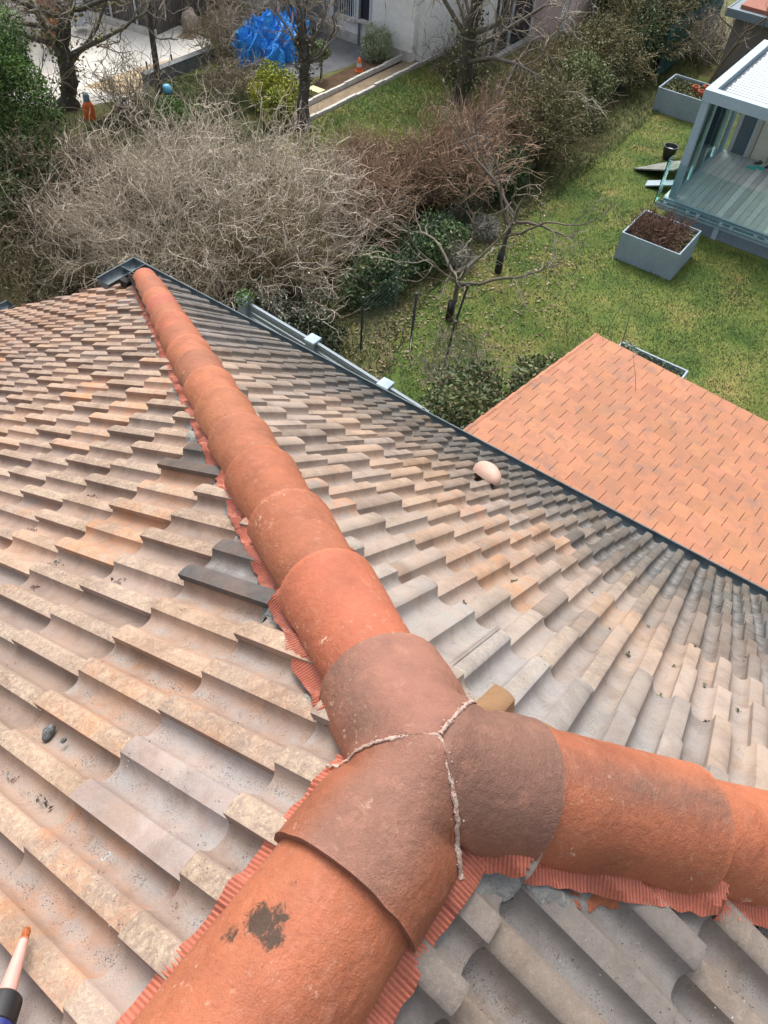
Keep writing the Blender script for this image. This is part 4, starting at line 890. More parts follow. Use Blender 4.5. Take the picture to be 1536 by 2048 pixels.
g = G(); P = np.stack([rng.uniform(-4.42, -3.35, 320), rng.uniform(16.3, 17.3, 320), np.full(320, GZ+.5)], 1); C = grow(P, rng.normal(0, .3, (320, 3))+[0, 0, 1], rng.uniform(.2, .62, 320), 6, .18)
g.tubes(C, np.linspace(.006, .003, 6)[None], 3, tints(320, (.09, .05, .035), (.24, .14, .095))); C = offshoots(C, 4, .2, 1, .6, .18, 5, .25); g.tubes(C, np.linspace(.005, .0025, 5)[None], 3, tints(len(C), (.09, .05, .035), (.26, .16, .11))); g.build('dry_stems', m_bark, t)
t, bx = planter('far grey planter beside the hedge holding terracotta pots', -7.12, 24.45, 1.38, 1.35)
fillplant(t, bx, 2600, .04, (.05, .065, .02), (.17, .17, .07), .10)
for i, (x, y, lab) in enumerate(((-6.25, 25.2, 'leftmost terracotta pot in the far planter'), (-6.0, 25.0, 'terracotta pot nearest the front rim of the far planter'), (-6.0, 25.45, 'terracotta pot at the back of the far planter'))):
    g = G(); g.lathe([(.07, 0), (.10, .15), (.115, .15), (.115, .19), (.095, .19), (.085, .1), (.001, .1)], (x, y, GZ+.53), 16)
    tag(g.build('plant_pot', M('pot_terracotta', (.42, .13, .06), None, 9), origin=(x, y, GZ+.53), smooth=True, angle=35), lab, 'pot', 'pots in the far planter')
t, bx = planter('grey planter half hidden behind the orange garage roof', -2.80, 11.05, 1.36, 1.36)
fillplant(t, bx, 1800, .04, (.035, .06, .02), (.14, .16, .07), .16); fillplant(t, bx, 260, .11, (.16, .20, .13), (.34, .38, .28), .25, 'spiky_plant', .08, frac=(.02, .3, .6, 1))
# ---- glass pavilion
px0, px1, py0, py1, zd, zt = -4.50, 2.2, 18.60, 22.25, -8.0, -5.50
pav = thing('glass_pavilion', 'pale grey glass pavilion with white slatted roof and timber deck at the right edge', 'pavilion', (px0, py0, GZ))
g = G(); w_ = .165
for i in range(int((px1-px0)/w_)+1):
    x = px0 + i*w_; c = np.array([.42, .46, .455])*(1+.16*rng.normal()); c = np.clip(c, .22, .62)
    g.box((x+.004, py0+.1, zd-.03), (min(px1, x+w_-.004), py1, zd), col=c)
g.build('deck', M('grey_deck_boards', (1, 1, 1), (.85, .85, .85), 4, .7, use_col=True), pav)
g = G(); g.box((px0+.02, py0+.02, zd-.24), (px1, py0+.1, zd-.002)); g.box((px0+.02, py0+.1, zd-.24), (px0+.1, py1, zd-.034)); g.build('deck_beam', m_alu, pav)
for (x, y) in ((px0+.10, py0+.22), (px0+.10, py1-.1), (px1-.2, py0+.22)):
    g = G(); g.box((x, y-.08, zd+.001), (x+.16, y+.08, zt-.24)); g.build('post', m_alu, pav)
g = G(); g.box((px0+.08, py0+.12, zt-.24), (px1, py0+.34, zt)); g.build('roof_beam', m_alu, pav); g = G(); g.box((px0+.08, py0+.345, zt-.24), (px0+.28, py1+.6, zt-.003)); g.build('roof_beam', m_alu, pav)
g = G(); g.box((px0+.283, py0+.345, zt-.20), (px0+.42, py1+.6, zt-.15)); g.build('roof_channel', m_rail, pav)
g = G(); nsl = 26
for i in range(nsl):
    y = py0+.36+i*.149; V = np.array([[(x, y+dy, zt-.06+dz) for dy, dz in ((0.012, -.012), (.02, .012), (.05, .022), (.10, .020), (.118, .006), (.124, -.014))] for x in (px0+.425+.02*(i % 2), px1)]); g.grid(V, flip=True)
g.build('roof_slats', m_aluw, pav)
for i in range(4):
    y0 = py0+.40+i*.83; g = G(); x = px0+.17+.025*(i % 2)
    g.box((x, y0, zd+.03), (x+.012, y0+.86, zt-.26)); p_ = g.build('glass_pane', m_glass, pav)
    g = G(); g.box((x-.012, y0-.012, zd+.005), (x+.024, y0+.012, zt-.25)); g.box((x-.012, y0+.012, zd+.002), (x+.024, y0+.848, zd+.035)); f_ = g.build('frame', m_alu, pav, origin=pav.location); 
for i in range(5):
    x = px0-.12+i*1.36; g = G(); g.box((x, py0-.13, zd-.14), (x+1.34, py0-.115, zd+.93)); g.build('balustrade_pane', m_glass, pav)
g = G(); g.box((px0-.13, py0-.13, zd-.14), (px0-.115, py0+.22, zd+.93)); g.build('balustrade_pane', m_glass, pav)
for i in range(14):
    x = px0+.10+i*.42+(.16 if i % 2 else 0); g = G(); g.box((x, py0-.16, zd-.10), (x+.09, py0-.095, zd-.03)); g.build('clamp', m_alu, pav)
g = G(); g.box((px0-.1, py0-.10, zd-.20), (px1, py0-.03, zd-.115)); g.box((px0-.02, py0-.02, zd-.28), (px1, py0+.015, zd-.05)); g.build('handrail_beam', m_alu, pav)
g = G()
for i in range(9): 
    z = GZ+.015+i*.026; V = np.array([[(x, py0-.02-.016+.0, z), (x, py0-.018, z+.012), (x, py0-.04, z+.024)] for x in (px0+.3, px1)]); g.grid(V)
    g.box((px0+.3, py0-.062, z), (px1, py0-.045, z+.010))
g.build('skirt_louvre', m_planter, pav)
g = G(); g.box((-3.05, py0-.07, GZ), (-2.93, py0-.046, zd-.20)); g.build('skirt_post', m_alu, pav)
g = G(); g.box((px0+.35, py1+.02, GZ), (px1, py1+.12, zt-.1)); g.build('back_wall', M('beige_curtain_wall', (.66, .62, .54), (.6, .56, .48), 1, .8), pav)
g = G()
for x in (-3.55, -3.1, -2.65, -2.2): g.box((x, py1-.012, zd+.002), (x+.025, py1+.017, zt-.14))
g.build('wall_seam', M('wall_seam', (.33, .31, .27)), pav)
g = G(); g.box((-4.05, py1-.02, zd+.002), (-3.72, py1+.015, zt-.14)); g.build('dark_panel', m_rail, pav)
for x in (-4.16, -3.70): g = G(); g.box((x, py1-.05, zd+.002), (x+.07, py1-.021, zt-.14)); g.build('door_frame', m_aluw, pav)
def sandal(x, y, z, rz, mat, lab, grp, s=1.0):
    t = thing('sandal' if 'turq' in lab else 'shoe', lab, 'footwear', (x, y, z), 0, grp); g = G(); n = 14; a = np.linspace(0, 2*math.pi, n, endpoint=False)
    X = .13*np.cos(a)*s; Y = (.045+.012*np.cos(a))*np.sin(a)*s; c, s_ = math.cos(rz), math.sin(rz)
    V = np.array([[(x+xx*c-yy*s_, y+xx*s_+yy*c, z+h) for xx, yy in zip(np.append(X, X[0]), np.append(Y, Y[0]))] for h in (.001, .03)]); g.grid(V, flip=True); g.add(np.concatenate([V[1], [[x, y, z+.03]]]), t=[(i, i+1, n+1) for i in range(n)])
    g.build('sole', mat, t); g = G(); A = np.linspace(0, math.pi, 9)
    P = [(x+.05*c*s-math.cos(q)*.05*s_*-1, y+.05*s_*s+math.cos(q)*.05*c, z+.03+.045*math.sin(q)) for q in A]; g.tube(P, .013, 5); g.build('strap', mat, t)
m_turq = paint('turquoise_rubber', (.03, .50, .45)); m_shoe = paint('dark_shoe', (.05, .055, .05))
sandal(-3.30, 21.70, zd, .3, m_turq, 'turquoise sandal lying nearer the deck edge', 'turquoise sandals on the deck'); sandal(-3.12, 21.85, zd, -.5, m_turq, 'turquoise sandal lying nearer the back wall', 'turquoise sandals on the deck')
sandal(-3.25, 22.08, zd, .9, m_shoe, 'dark shoe left of its pair by the back wall', 'dark shoes on the deck'); sandal(-2.98, 22.05, zd, 1.1, m_shoe, 'dark shoe right of its pair by the back wall', 'dark shoes on the deck')
# leaning boards and bucket left of the pavilion
g = G(); g.add([(-5.95, 20.45, GZ+.02), (-5.35, 21.55, GZ+.02), (-4.62, 21.2, GZ+.42), (-4.85, 20.25, GZ+.42), (-5.95, 20.45, GZ+.06), (-5.35, 21.55, GZ+.06), (-4.62, 21.2, GZ+.46), (-4.85, 20.25, GZ+.46)], [(0, 3, 2, 1), (4, 5, 6, 7), (0, 1, 5, 4), (1, 2, 6, 5), (2, 3, 7, 6), (3, 0, 4, 7)])
tag(g.build('board', M('weathered_board', (.20, .21, .18), (.13, .135, .12), 5, .8), origin=(-5.3, 20.9, GZ)), 'dark weathered board sloping against the pavilion with its left tip on the grass', 'board')
g = G(); g.bar((-5.35, 19.95, GZ+.04), (-4.55, 20.1, GZ+.28), .32, .03); tag(g.build('board', m_planter, origin=(-5, 20, GZ)), 'shorter pale board lying below the dark sloping board', 'board')
bk = thing('bucket', 'black bucket with pale content on the grass behind the sloping board', 'bucket', (-5.5, 21.75, GZ)); g = G(); g.lathe([(.001, 0), (.14, 0), (.19, .34), (.20, .34), (.20, .36), (.175, .36), (.16, .2), (.001, .2)], (-5.5, 21.75, GZ), 20); g.build('pail', m_black, bk, smooth=True, angle=35)
g = G(); g.lathe([(.001, .25), (.10, .27), (.165, .24)], (-5.5, 21.75, GZ), 16); g.build('content', m_aluw, bk, smooth=True)
# ---- grey garden fence close to the house
fp = [(-7.80, 7.40), (-6.28, 7.31), (-4.76, 7.18)]; ft = -6.5
fn = thing('slatted_fence', 'grey slatted fence with square capped posts just beyond the gutter', 'fence', (-6.3, 7.3, GZ))
for i, (x, y) in enumerate(fp + [(-3.24, 7.05)]):
    g = G(); g.box((x-.085, y-.085, GZ), (x+.085, y+.085, ft-.05)); pp = g.build('post', m_post, fn); g = G(); g.box((x-.1, y-.1, ft-.05), (x+.1, y+.1, ft-.015)); 
    V = [(x-.1, y-.1, ft-.015), (x+.1, y-.1, ft-.015), (x+.1, y+.1, ft-.015), (x-.1, y+.1, ft-.015), (x, y, ft+.02)]; g.add(V, t=[(0, 1, 4), (1, 2, 4), (2, 3, 4), (3, 0, 4)])
    g.build('post_cap', m_alu, fn)
for (a, b_) in zip((fp + [(-3.24, 7.05)])[:-1], (fp + [(-3.24, 7.05)])[1:]):
    g = G()
    for k in range(18):
        z = ft-.15-k*.105; g.bar((a[0]+.09, a[1], z), (b_[0]-.09, b_[1], z), .03, .065)
    g.build('slat_panel', m_rail, fn); g = G(); g.bar((a[0]+.09, a[1], ft-.07), (b_[0]-.09, b_[1], ft-.07), .05, .035); g.build('top_rail', m_post, fn)
leafy('ivy_mound', 'small ivy tuft on top of the leftmost fence post', 'ivy', [((-7.80, 7.40, ft+.0), (.17, .15, .15))], 420, .03, (.05, .09, .03), (.25, .32, .14), stems=0)
# ---- stakes, wire fence on the boundary
m_stake = M('dark_stake', (.035, .04, .045), (.06, .06, .06), 20, .8)
for (x, y, h, lx, ly, lab) in ((-6.22, 10.26, 1.22, -.06, .12, 'thin dark stake left of the small twisted tree'), (-5.34, 10.10, 1.18, .06, .08, 'thin dark stake right below the small twisted tree'), (-5.98, 11.55, .95, .12, .06, 'short dark stake tied beside the small twisted tree'), (-3.62, 9.9, .62, .02, .02, 'short dark post at the left verge of the orange roof')):
    g = G(); g.tube([(x, y, GZ), (x+lx*.5, y+ly*.5, GZ+h*.5), (x+lx, y+ly, GZ+h)], .026, 8); g.lathe([(.0, .02), (.034, .015), (.034, -.03)], (x+lx, y+ly, GZ+h), 8)
    tag(g.build('garden_stake', m_stake, origin=(x, y, GZ)), lab, 'stake', 'dark stakes on the lawn')
wf_ = thing('wire_fence', 'green wire mesh fence along the boundary hedge', 'fence', (-7.5, 13, GZ)); ys_ = [9.6, 12.02, 14.5, 17, 19.5, 22, 24.5, 27]
xf = lambda y: -7.35-.06*(y-9.6)+(.0 if y > 11 else .4)
m_green = paint('dark_green_coating', (.015, .045, .035))
for y in ys_: g = G(); g.tube([(xf(y), y, GZ), (xf(y), y, GZ+1.25)], .022, 6); g.build('post', m_green, wf_)
g = G(); Pw = [[(xf(y), y, GZ+z) for y in np.linspace(9.6, 27, 40)] for z in np.arange(.08, 1.22, .09)]; g.tubes(Pw, .0022, 3)
yy = np.arange(9.6, 20, .07); g.tubes([[(xf(y), y, GZ+.05), (xf(y), y, GZ+.6), (xf(y), y, GZ+1.18)] for y in yy], .002, 3); g.build('mesh', m_green, wf_)
g = G(); P_ = grow(np.array([[-5.9, 9.75, GZ+.9]]), np.array([[.1, .0, -1.0]]), np.array([1.6]), 24, .35)[0]; P_[:, 2] = np.maximum(P_[:, 2], GZ+.02); g.tube(P_, .007, 5)
tag(g.build('hanging_vine', M('pale_vine', (.42, .42, .33)), origin=P_[0]), 'curly pale vine trailing between the two dark stakes', 'vine')
g = G(); g.lathe([(.085, 0), (.075, .25), (.068, .46), (.060, .46)], (-6.16, 11.6, GZ), 12); tag(g.build('trunk_guard', m_black, origin=(-6.16, 11.6, GZ), smooth=True), 'black sleeve round the foot of the small twisted tree', 'trunk guard', 'black trunk guards')
g = G(); g.lathe([(.085, 0), (.078, .3), (.070, .55), (.064, .55)], (-6.27, 13.8, GZ), 12); tag(g.build('trunk_guard', m_black, origin=(-6.27, 13.8, GZ), smooth=True), 'black sleeve round the foot of the second young tree', 'trunk guard', 'black trunk guards')
# ---- white house with barred windows
wy = 22.2
def onw(u, v, y): p = onp(u, v, (0, 1, 0), y); return p
wh = thing('white_house', 'white rendered house behind the terrace with barred windows', 'house', (-16, 22.2, GZ)); g = G()
g.box((-22.0, wy, GZ), (-14.4, wy+.25, GZ+3.3)); g.box((-14.45, wy+.25, GZ), (-14.2, 24.4, GZ+3.3)); g.box((-14.2, 24.4, GZ), (-12.80, 24.65, GZ+3.3)); g.build('wall', m_white, wh)
g = G(); g.box((-20.5, wy-.06, GZ), (-14.4, wy-.003, GZ+.28)); g.build('plinth', m_kerb, wh)
def window(parent, a, b_, y, bars=0, dark=m_dkglass, sill=True, fr_=m_aluw):
    x0, x1 = sorted((a[0], b_[0])); z0, z1 = sorted((a[2], b_[2])); g = G(); g.box((x0, y-.012, z0), (x1, y-.003, z1)); wn_ = g.build('window', dark, parent)
    g = G(); k = .06
    for q in (((x0-k, y-.05, z0-k), (x0, y-.002, z1+k)), ((x1, y-.05, z0-k), (x1+k, y-.002, z1+k)), ((x0, y-.05, z1), (x1, y-.002, z1+k))): g.box(*q)
    f = g.build('frame', fr_, parent)
    f.parent = wn_; f.matrix_parent_inverse = Matrix.Identity(4); f.location = (0, 0, 0)
    if sill: g = G(); g.box((x0-.12, y-.14, z0-.10), (x1+.12, y-.002, z0-.001)); s_ = g.build('sill', m_kerb, parent); s_.parent = wn_; s_.location = (0, 0, 0)
    if bars:
        g = G()
        for i in range(bars): x = x0+(x1-x0)*(i+.5)/bars; g.box((x-.012, y-.05, z0), (x+.012, y-.03, z1))
        q = g.build('bars', m_aluw, parent); q.parent = wn_; q.location = (0, 0, 0)
window(wh, onw(678, 24, wy), onw(711, -40, wy), wy, 7); window(wh, onw(722, 36, wy), onw(742, -20, wy), wy, 0)
window(wh, onw(610, 26, wy), onw(655, -30, wy), wy, 0, m_greyp); window(wh, onw(842, 52, 24.4), onw(882, -30, 24.4), 24.4, 0)
g = G(); p = onw(673, 78, wy); g.tube([(p[0], wy-.09, GZ), (p[0], wy-.09, GZ+3.25)], .055, 8); g.build('downpipe', m_rail, wh)
g = G(); p = onw(720, 87, wy); g.tube([(p[0], wy-.08, GZ), (p[0], wy-.08, GZ+3.25)], .04, 8); g.build('downpipe', m_rail, wh)
g = G(); g.box((-18.9, wy-1.6, GZ), (-18.72, wy-.1, GZ+1.2)); g.build('garden_wall', m_white, wh)
g = G(); g.box((-22.2, wy-.25, GZ+3.3), (-14.2, wy+5, GZ+3.42)); g.box((-14.19, 24.2, GZ+3.3), (-12.55, 30, GZ+3.42)); g.build('roof', m_kerb, wh)
# glazed flank + pink house
g = G(); g.box((-12.80, 24.40, GZ), (-12.70, 26.80, GZ+3.3)); g.build('glazed_flank', m_dkglass, wh)
for y in (24.40, 25.25, 25.32, 26.74):
    g = G(); g.box((-12.699, y, GZ), (-12.66, y+.05, GZ+3.3)); g.build('mullion', m_aluw, wh)
g = G(); g.box((-12.66, 24.3, GZ), (-12.45, 26.79, GZ+.12)); g.build('step', m_kerb, wh)
ph = thing('pink_house', 'pale pink rendered house wall at the top right of centre', 'house', (-12, 26.8, GZ)); g = G()
g.box((-12.66, 26.80, GZ), (-11.25, 27.05, GZ+3.3)); g.box((-11.50, 27.05, GZ), (-11.25, 33.0, GZ+3.3)); g.build('wall', m_pink, ph)
g = G(); g.box((-11.62, 26.70, GZ), (-11.44, 26.797, GZ+3.3)); g.build('corner_strip', m_aluw, ph)
g = G(); g.box((-11.247, 29.6, GZ+.9), (-11.22, 31.2, GZ+2.3)); w2 = g.build('window', m_dkglass, ph); g = G(); g.box((-11.219, 29.5, GZ+.8), (-11.17, 31.3, GZ+.9)); s_ = g.build('sill', m_aluw, ph); s_.parent = w2; s_.location = (0, 0, 0)
g = G(); g.box((-12.54, 26.7, GZ+3.3), (-11.1, 33.2, GZ+3.42)); g.build('roof', m_kerb, ph)
# things beside the pink house
def crumple(name, c, r, mat, lab, cat, seed, amp=.25, nth=60, nph=30, flatz=None):
    th, ph_ = np.meshgrid(np.linspace(0, 2*math.pi, nth), np.linspace(0, math.pi/2*1.05, nph), indexing='ij')
    f = sum(abs(vnoise(np.cos(th)*k*1.6+seed+ph_*k, np.sin(th)*k*1.6+ph_*k*1.3, seed+k))/k for k in (1, 2, 4, 7)); rr_ = 1-amp*f
    V = np.stack([np.cos(th)*np.sin(ph_)*r[0]*rr_, np.sin(th)*np.sin(ph_)*r[1]*rr_, np.cos(ph_)**.7*r[2]*rr_ if flatz is None else np.cos(ph_)**flatz*r[2]*rr_], -1); V[-1] = V[0]
    V[..., 2] = np.nan_to_num(V[..., 2]); return V + np.array(c)
g = G(); g.grid(crumple('', (-10.9, 25.9, GZ), (.45, .95, .55), None, '', '', 3, .3), flip=True)
tag(g.build('pool_cover', M('pale_blue_sheet', (.42, .55, .66), (.60, .68, .74), 5, .4, .4, 14), origin=(-10.9, 25.9, GZ)), 'pale blue crumpled plastic cover beside the pink house', 'cover')
t = thing('parasol', 'folded orange and white parasol beside the pink wall', 'parasol', (-10.9, 27.6, GZ)); g = G(); g.tube([(-10.9, 27.6, GZ), (-10.9, 27.6, GZ+2.1)], .025, 8); g.build('pole', m_aluw, t)
g = G(); g.lathe([(.30, .42), (.26, .5), (.18, .62), (.05, .70)], (-10.9, 27.6, GZ), 12); g.build('cloth', M('orange_cloth', (.62, .33, .13), (.7, .5, .3), 6), t, smooth=True); g = G(); g.lathe([(.01, 1.9), (.20, 2.0), (.22, 2.08), (.01, 2.1)], (-10.9, 27.6, GZ), 14); g.build('lamp_top', m_aluw, t)
t = thing('barbecue', 'brown lidded barbecue standing past the parasol', 'barbecue', (-10.95, 29.2, GZ)); g = G(); g.lathe([(.10, .55), (.32, .68), (.36, .82), (.33, 1.0), (.18, 1.12), (.01, 1.15)], (-10.95, 29.2, GZ), 18); g.build('kettle', M('brown_enamel', (.10, .065, .055), None, 5, .4), t, smooth=True)
for k in range(3):
    a = k*2.1; g = G(); g.tube([(-10.95+.2*math.cos(a), 29.2+.2*math.sin(a), GZ+.62), (-10.95+.36*math.cos(a), 29.2+.36*math.sin(a), GZ)], .02, 6); g.build('leg', m_black, t)
t = thing('bin', 'grey rounded bin with a dark opening in front of the barbecue', 'bin', (-10.45, 28.2, GZ)); g = G(); g.lathe([(.24, 0), (.27, .55), (.27, .75), (.20, .93), (.01, 1.0)], (-10.45, 28.2, GZ), 18); g.build('body', m_greyp, t, smooth=True)
g = G(); g.lathe([(.001, 0), (.12, .01), (.13, .0)], (-10.45, 27.94, GZ+.68), 12, axis=np.array([[1, 0, 0], [0, 0, -1], [0, 1, 0]]).T); g.build('opening', m_black, t)
g = G(); P = np.array([[(-7.95-.05*(i % 2), 26.6+i*.2, GZ+z) for z in (0, .5, 1.0, 1.5+.1*float(vnoise(i*.7, 1, 3)))] for i in range(28)]); g.grid(P); g.grid(P-[.01, 0, 0], flip=True)
tag(g.build('windbreak_net', M('dark_teal_net', (.010, .05, .055), (.03, .10, .10), 5, .7), origin=(-8, 29, GZ)), 'dark teal windbreak net hanging along the hedge beyond the far planter', 'net')
bare_shrub('bare_shrub', 'pale dead shrub in front of the teal net', 'shrub', (-7.3, 29.4), (.6, 1.2), 1.6, 60, 5, 2, (.20, .17, .13), (.42, .37, .30), rad=(.014, .010, .008))
bpy.context.view_layer.update()
t = thing('shed', 'dark shed with a red-brown roof at the top right corner', 'shed', (-4.5, 27.6, GZ)); a_, b_ = onz(1462, 14, -6.3), onz(1536, 42, -6.3)
g = G(); g.box((a_[0], a_[1]-.15, -6.36), (a_[0]+4, a_[1]+2.6, -6.30), rot=0); g.box((a_[0]-.05, a_[1]-.2, -6.50), (a_[0]+4, a_[1]-.15, -6.28)); g.box((a_[0]-.05, a_[1]-.15, -6.50), (a_[0], a_[1]+2.6, -6.28)); g.build('roof_edge', m_rail, t)
g = G(); g.box((a_[0]+.25, a_[1]+.1, -6.299), (a_[0]+4, a_[1]+2.5, -6.20)); g.build('roof', M('red_brown_tiles', (.30, .10, .06), (.22, .08, .05), 10, .8, .5, 30), t); g = G(); g.box((a_[0]+.2, a_[1]+.2, GZ), (a_[0]+3.9, a_[1]+2.4, -6.51)); g.build('wall', m_brown, t)
g = G(); 
for k in range(14): g.grid(rock((-6.3+rng.normal(0, .4), 31.5+rng.normal(0, .8), GZ+.08), (.22, .18, .12), k), flip=True)
tag(g.build('rubble', M('pale_rubble', (.42, .38, .34), (.28, .24, .20), 8, .9, .6, 30)), 'pale rubble on the ground beyond the pavilion', 'rubble', None, 'stuff')
# ---- dark outbuilding and the white one at the top left
p1, p0, p2 = onz(236, 47), onz(316, 70), onz(364, 48)
ob = thing('outbuilding', 'dark grey-brown ribbed outbuilding behind the concrete yard', 'outbuilding', (p0[0], p0[1], GZ))
def wallseg(g, a, b_, h, th=.15, z0=GZ):
    a = np.array(a[:2]); b_ = np.array(b_[:2]); d = unit(b_-a); n_ = np.array([-d[1], d[0]])*th
    V = [(*a, z0), (*b_, z0), (*(b_+n_), z0), (*(a+n_), z0)]; V += [(x, y, z0+h) for x, y, _ in V]; g.add(V, [(0, 3, 2, 1), (4, 5, 6, 7), (0, 1, 5, 4), (1, 2, 6, 5), (2, 3, 7, 6), (3, 0, 4, 7)])
dl = unit((p1-p0)[:2]); far = p0[:2]+dl*5.5
g = G(); wallseg(g, far, p0[:2], 3.2); wallseg(g, p0[:2], p0[:2]+unit((p2-p0)[:2])*4, 3.2, .15); g.build('wall', m_brown, ob)
g = G()
for i in range(40):
    q = p0[:2]-(-dl)*(i*.135+.05); nrm = np.array([dl[1], -dl[0]]); nrm = nrm if nrm@(CAMP[:2]-q) > 0 else -nrm; g.bar((*(q+nrm*.012), GZ+.05), (*(q+nrm*.012), GZ+3.15), .03, .024)
q0 = unit((p2-p0)[:2]); nr2 = np.array([q0[1], -q0[0]]); nr2 = nr2 if nr2@(CAMP[:2]-p0[:2]) > 0 else -nr2
for i in range(28): q = p0[:2]+q0*(i*.135+.08); g.bar((*(q+nr2*.012), GZ+.05), (*(q+nr2*.012), GZ+3.15), .03, .024)
g.build('cladding_ribs', M('ribbed_cladding', (.15, .135, .13), None, 3, .6), ob)
nrm = np.array([dl[1], -dl[0]]); nrm = nrm if nrm@(CAMP[:2]-p0[:2]) > 0 else -nrm
for f_ in (.72, 1.75): q = p0[:2]+dl*f_+nrm*.06; g = G(); g.tube([(*q, GZ+.02), (*q, GZ+3.15)], .035, 8); g.build('white_pipe', m_aluw, ob)
g = G(); wallseg(g, p0[:2]+dl*5+nrm*.25, p0[:2]+nrm*.25, .16, .22); g.build('plinth', m_kerb, ob)
wb = thing('white_building', 'white rendered building at the top left corner', 'building', (-23, 14, GZ)); a1, a2 = onz(-60, 150), onz(96, 62); g = G(); wallseg(g, a1, a2, 3.3, .2); g.build('wall', m_white, wb)
g = G(); wallseg(g, np.array(a1[:2])+[.08, -.06], np.array(a2[:2])+[.08, -.06], .35, .05); g.build('plinth', m_kerb, wb)
q = onz(116, 92); t = thing('brick_pillar', 'orange-brown brick pillar between the white building and the outbuilding', 'pillar', q); g = G()
for i in range(34):
    z = GZ+i*.075; k = .004*(i % 2); o_ = rng.normal(0, .006)
    g.box((q[0]-.26+k+o_, q[1]-.22+k, z), (q[0]+.26-k+o_, q[1]+.22-k, z+.066), col=np.array([.36, .15, .09])*(1+.15*rng.normal()))
g.build('bricks', M('old_brick', (1, 1, 1), (.75, .75, .75), 12, .9, .5, 50, use_col=True), t); g = G(); g.box((q[0]-.22, q[1]-.18, GZ), (q[0]+.22, q[1]+.18, GZ+2.55)); g.build('core', m_kerb, t)
g = G(); q = onz(162, 62); V = crumple('', (q[0], q[1], GZ+.2), (.30, .3, 1.15), None, '', '', 9, .35, flatz=.5); g.grid(V, flip=True)
tag(g.build('plastic_sheet', M('pale_blue_plastic', (.40, .48, .56), (.62, .68, .74), 7, .35, .4, 20), origin=q), 'bundle of pale bluish plastic sheeting against the dark outbuilding', 'plastic')
q = onz(383, 62); g = G(); g.grid(rock((q[0], q[1], GZ+.25), (.28, .26, .38), 4), flip=True); tag(g.build('boulder', M('pale_boulder', (.40, .34, .29), (.27, .22, .19), 6, .95, .8, 20), origin=q, smooth=True), 'pale pinkish boulder at the corner of the upper lawn path', 'boulder')
t = thing('water_tank', 'small pale turquoise tank with a green base at the top edge', 'tank', onz(395, 10)); q = onz(395, 12); g = G(); g.box((q[0]-.3, q[1]-.3, GZ+.25), (q[0]+.3, q[1]+.3, GZ+.95)); g.build('tank', m_aluw, t); g = G(); g.box((q[0]-.34, q[1]-.34, GZ), (q[0]+.34, q[1]+.34, GZ+.24)); g.build('base', m_green, t)
for k, (u, v) in enumerate(((297, 150), (346, 135))):
    q = onz(u, v+4); g = G(); g.tube([(q[0], q[1], GZ), (q[0], q[1], GZ+.42)], .025, 6); tag(g.build('iron_peg', m_black, origin=q), ('left' if k == 0 else 'right')+' of the two black pegs on the edge of the yard', 'peg', 'black pegs by the yard')
# ---- blue tarpaulin heap
mt_, nt, b = nodes('blue_tarpaulin'); co = coords(nt); col = mix(nt, ramp(nt, noise(nt, co, 5, 6, .7, .8), [(.35, 0.0), (.6, 1.0)]), (.02, .24, .80), (.06, .42, .95)); nt.links.new(col, b.inputs['Base Color']); b.inputs['Roughness'].default_value = .35; bump(nt, b, noise(nt, co, 9, 6, .7, 1.0), .9, .12)
g = G()
for i, (u_, v_, r_) in enumerate(((545, 108, (1.1, .8, 1.35)), (503, 126, (.70, .6, 1.1)), (538, 130, (.62, .5, .75)), (588, 100, (.6, .6, 1.35)))):
    c_ = onz(u_, v_)
    g.grid(crumple('', c_, r_, None, '', '', 11+i*3, .38, 80, 40, .45), flip=True)
tag(g.build('tarpaulin', mt_, origin=(-17.2, 19.7, GZ)), 'bright blue crumpled tarpaulin thrown over a heap on the terrace', 'tarpaulin')
# ---- small garden things
q = onz(181, 236); t = thing('gas_bottle', 'orange bottle-shaped container with a grey-blue cap under the gnarled tree', 'container', q); g = G(); g.lathe([(.001, 0), (.15, 0), (.15, .32), (.10, .42), (.07, .44)], q, 14); g.build('body', m_orange, t, smooth=True, angle=40); g = G(); g.lathe([(.08, .44), (.085, .58), (.05, .64), (.001, .65)], q, 12); g.build('cap', paint('grey_blue_cap', (.14, .26, .30)), t, smooth=True)
q = onz(252, 219); t = thing('lantern', 'round lantern with a black base, white ring and black knob among the dead leaves', 'lantern', q); g = G(); g.lathe([(.001, 0), (.17, 0), (.20, .14), (.001, .14)], q, 20); g.build('base', m_black, t); g = G(); g.lathe([(.20, .142), (.215, .17), (.15, .23), (.001, .24)], q, 20); g.build('ring', m_aluw, t, smooth=True); g = G(); g.lathe([(.08, .235), (.09, .28), (.05, .31), (.001, .31)], q, 14); g.build('knob', m_black, t)
q = onz(335, 188); t = thing('toy_watering_can', 'small bright blue plastic toy with a yellow tip on the grass', 'toy', q); g = G(); g.lathe([(.001, 0), (.13, 0), (.16, .12), (.10, .24), (.001, .26)], q, 12); g.build('body', m_blue, t, smooth=True); g = G(); g.tube([q+[.0, -.1, .05], q+[-.02, -.22, .02]], .04, 8); g.build('spout', paint('yellow_plastic', (.7, .55, .05)), t)
q = onz(718, 143); t = thing('traffic_cone', 'small red and white cone at the end of the garden bed', 'cone', q)
for nm, pr, mt in (('base', [(.13, 0), (.14, .03), (.10, .035)], m_orange), ('sleeve', [(.105, .036), (.085, .15)], m_orange), ('band', [(.084, .151), (.065, .25)], m_aluw), ('tip', [(.064, .251), (.03, .40), (.001, .41)], m_orange)): g = G(); g.lathe(pr, q, 14); g.build(nm, mt, t, smooth=True)
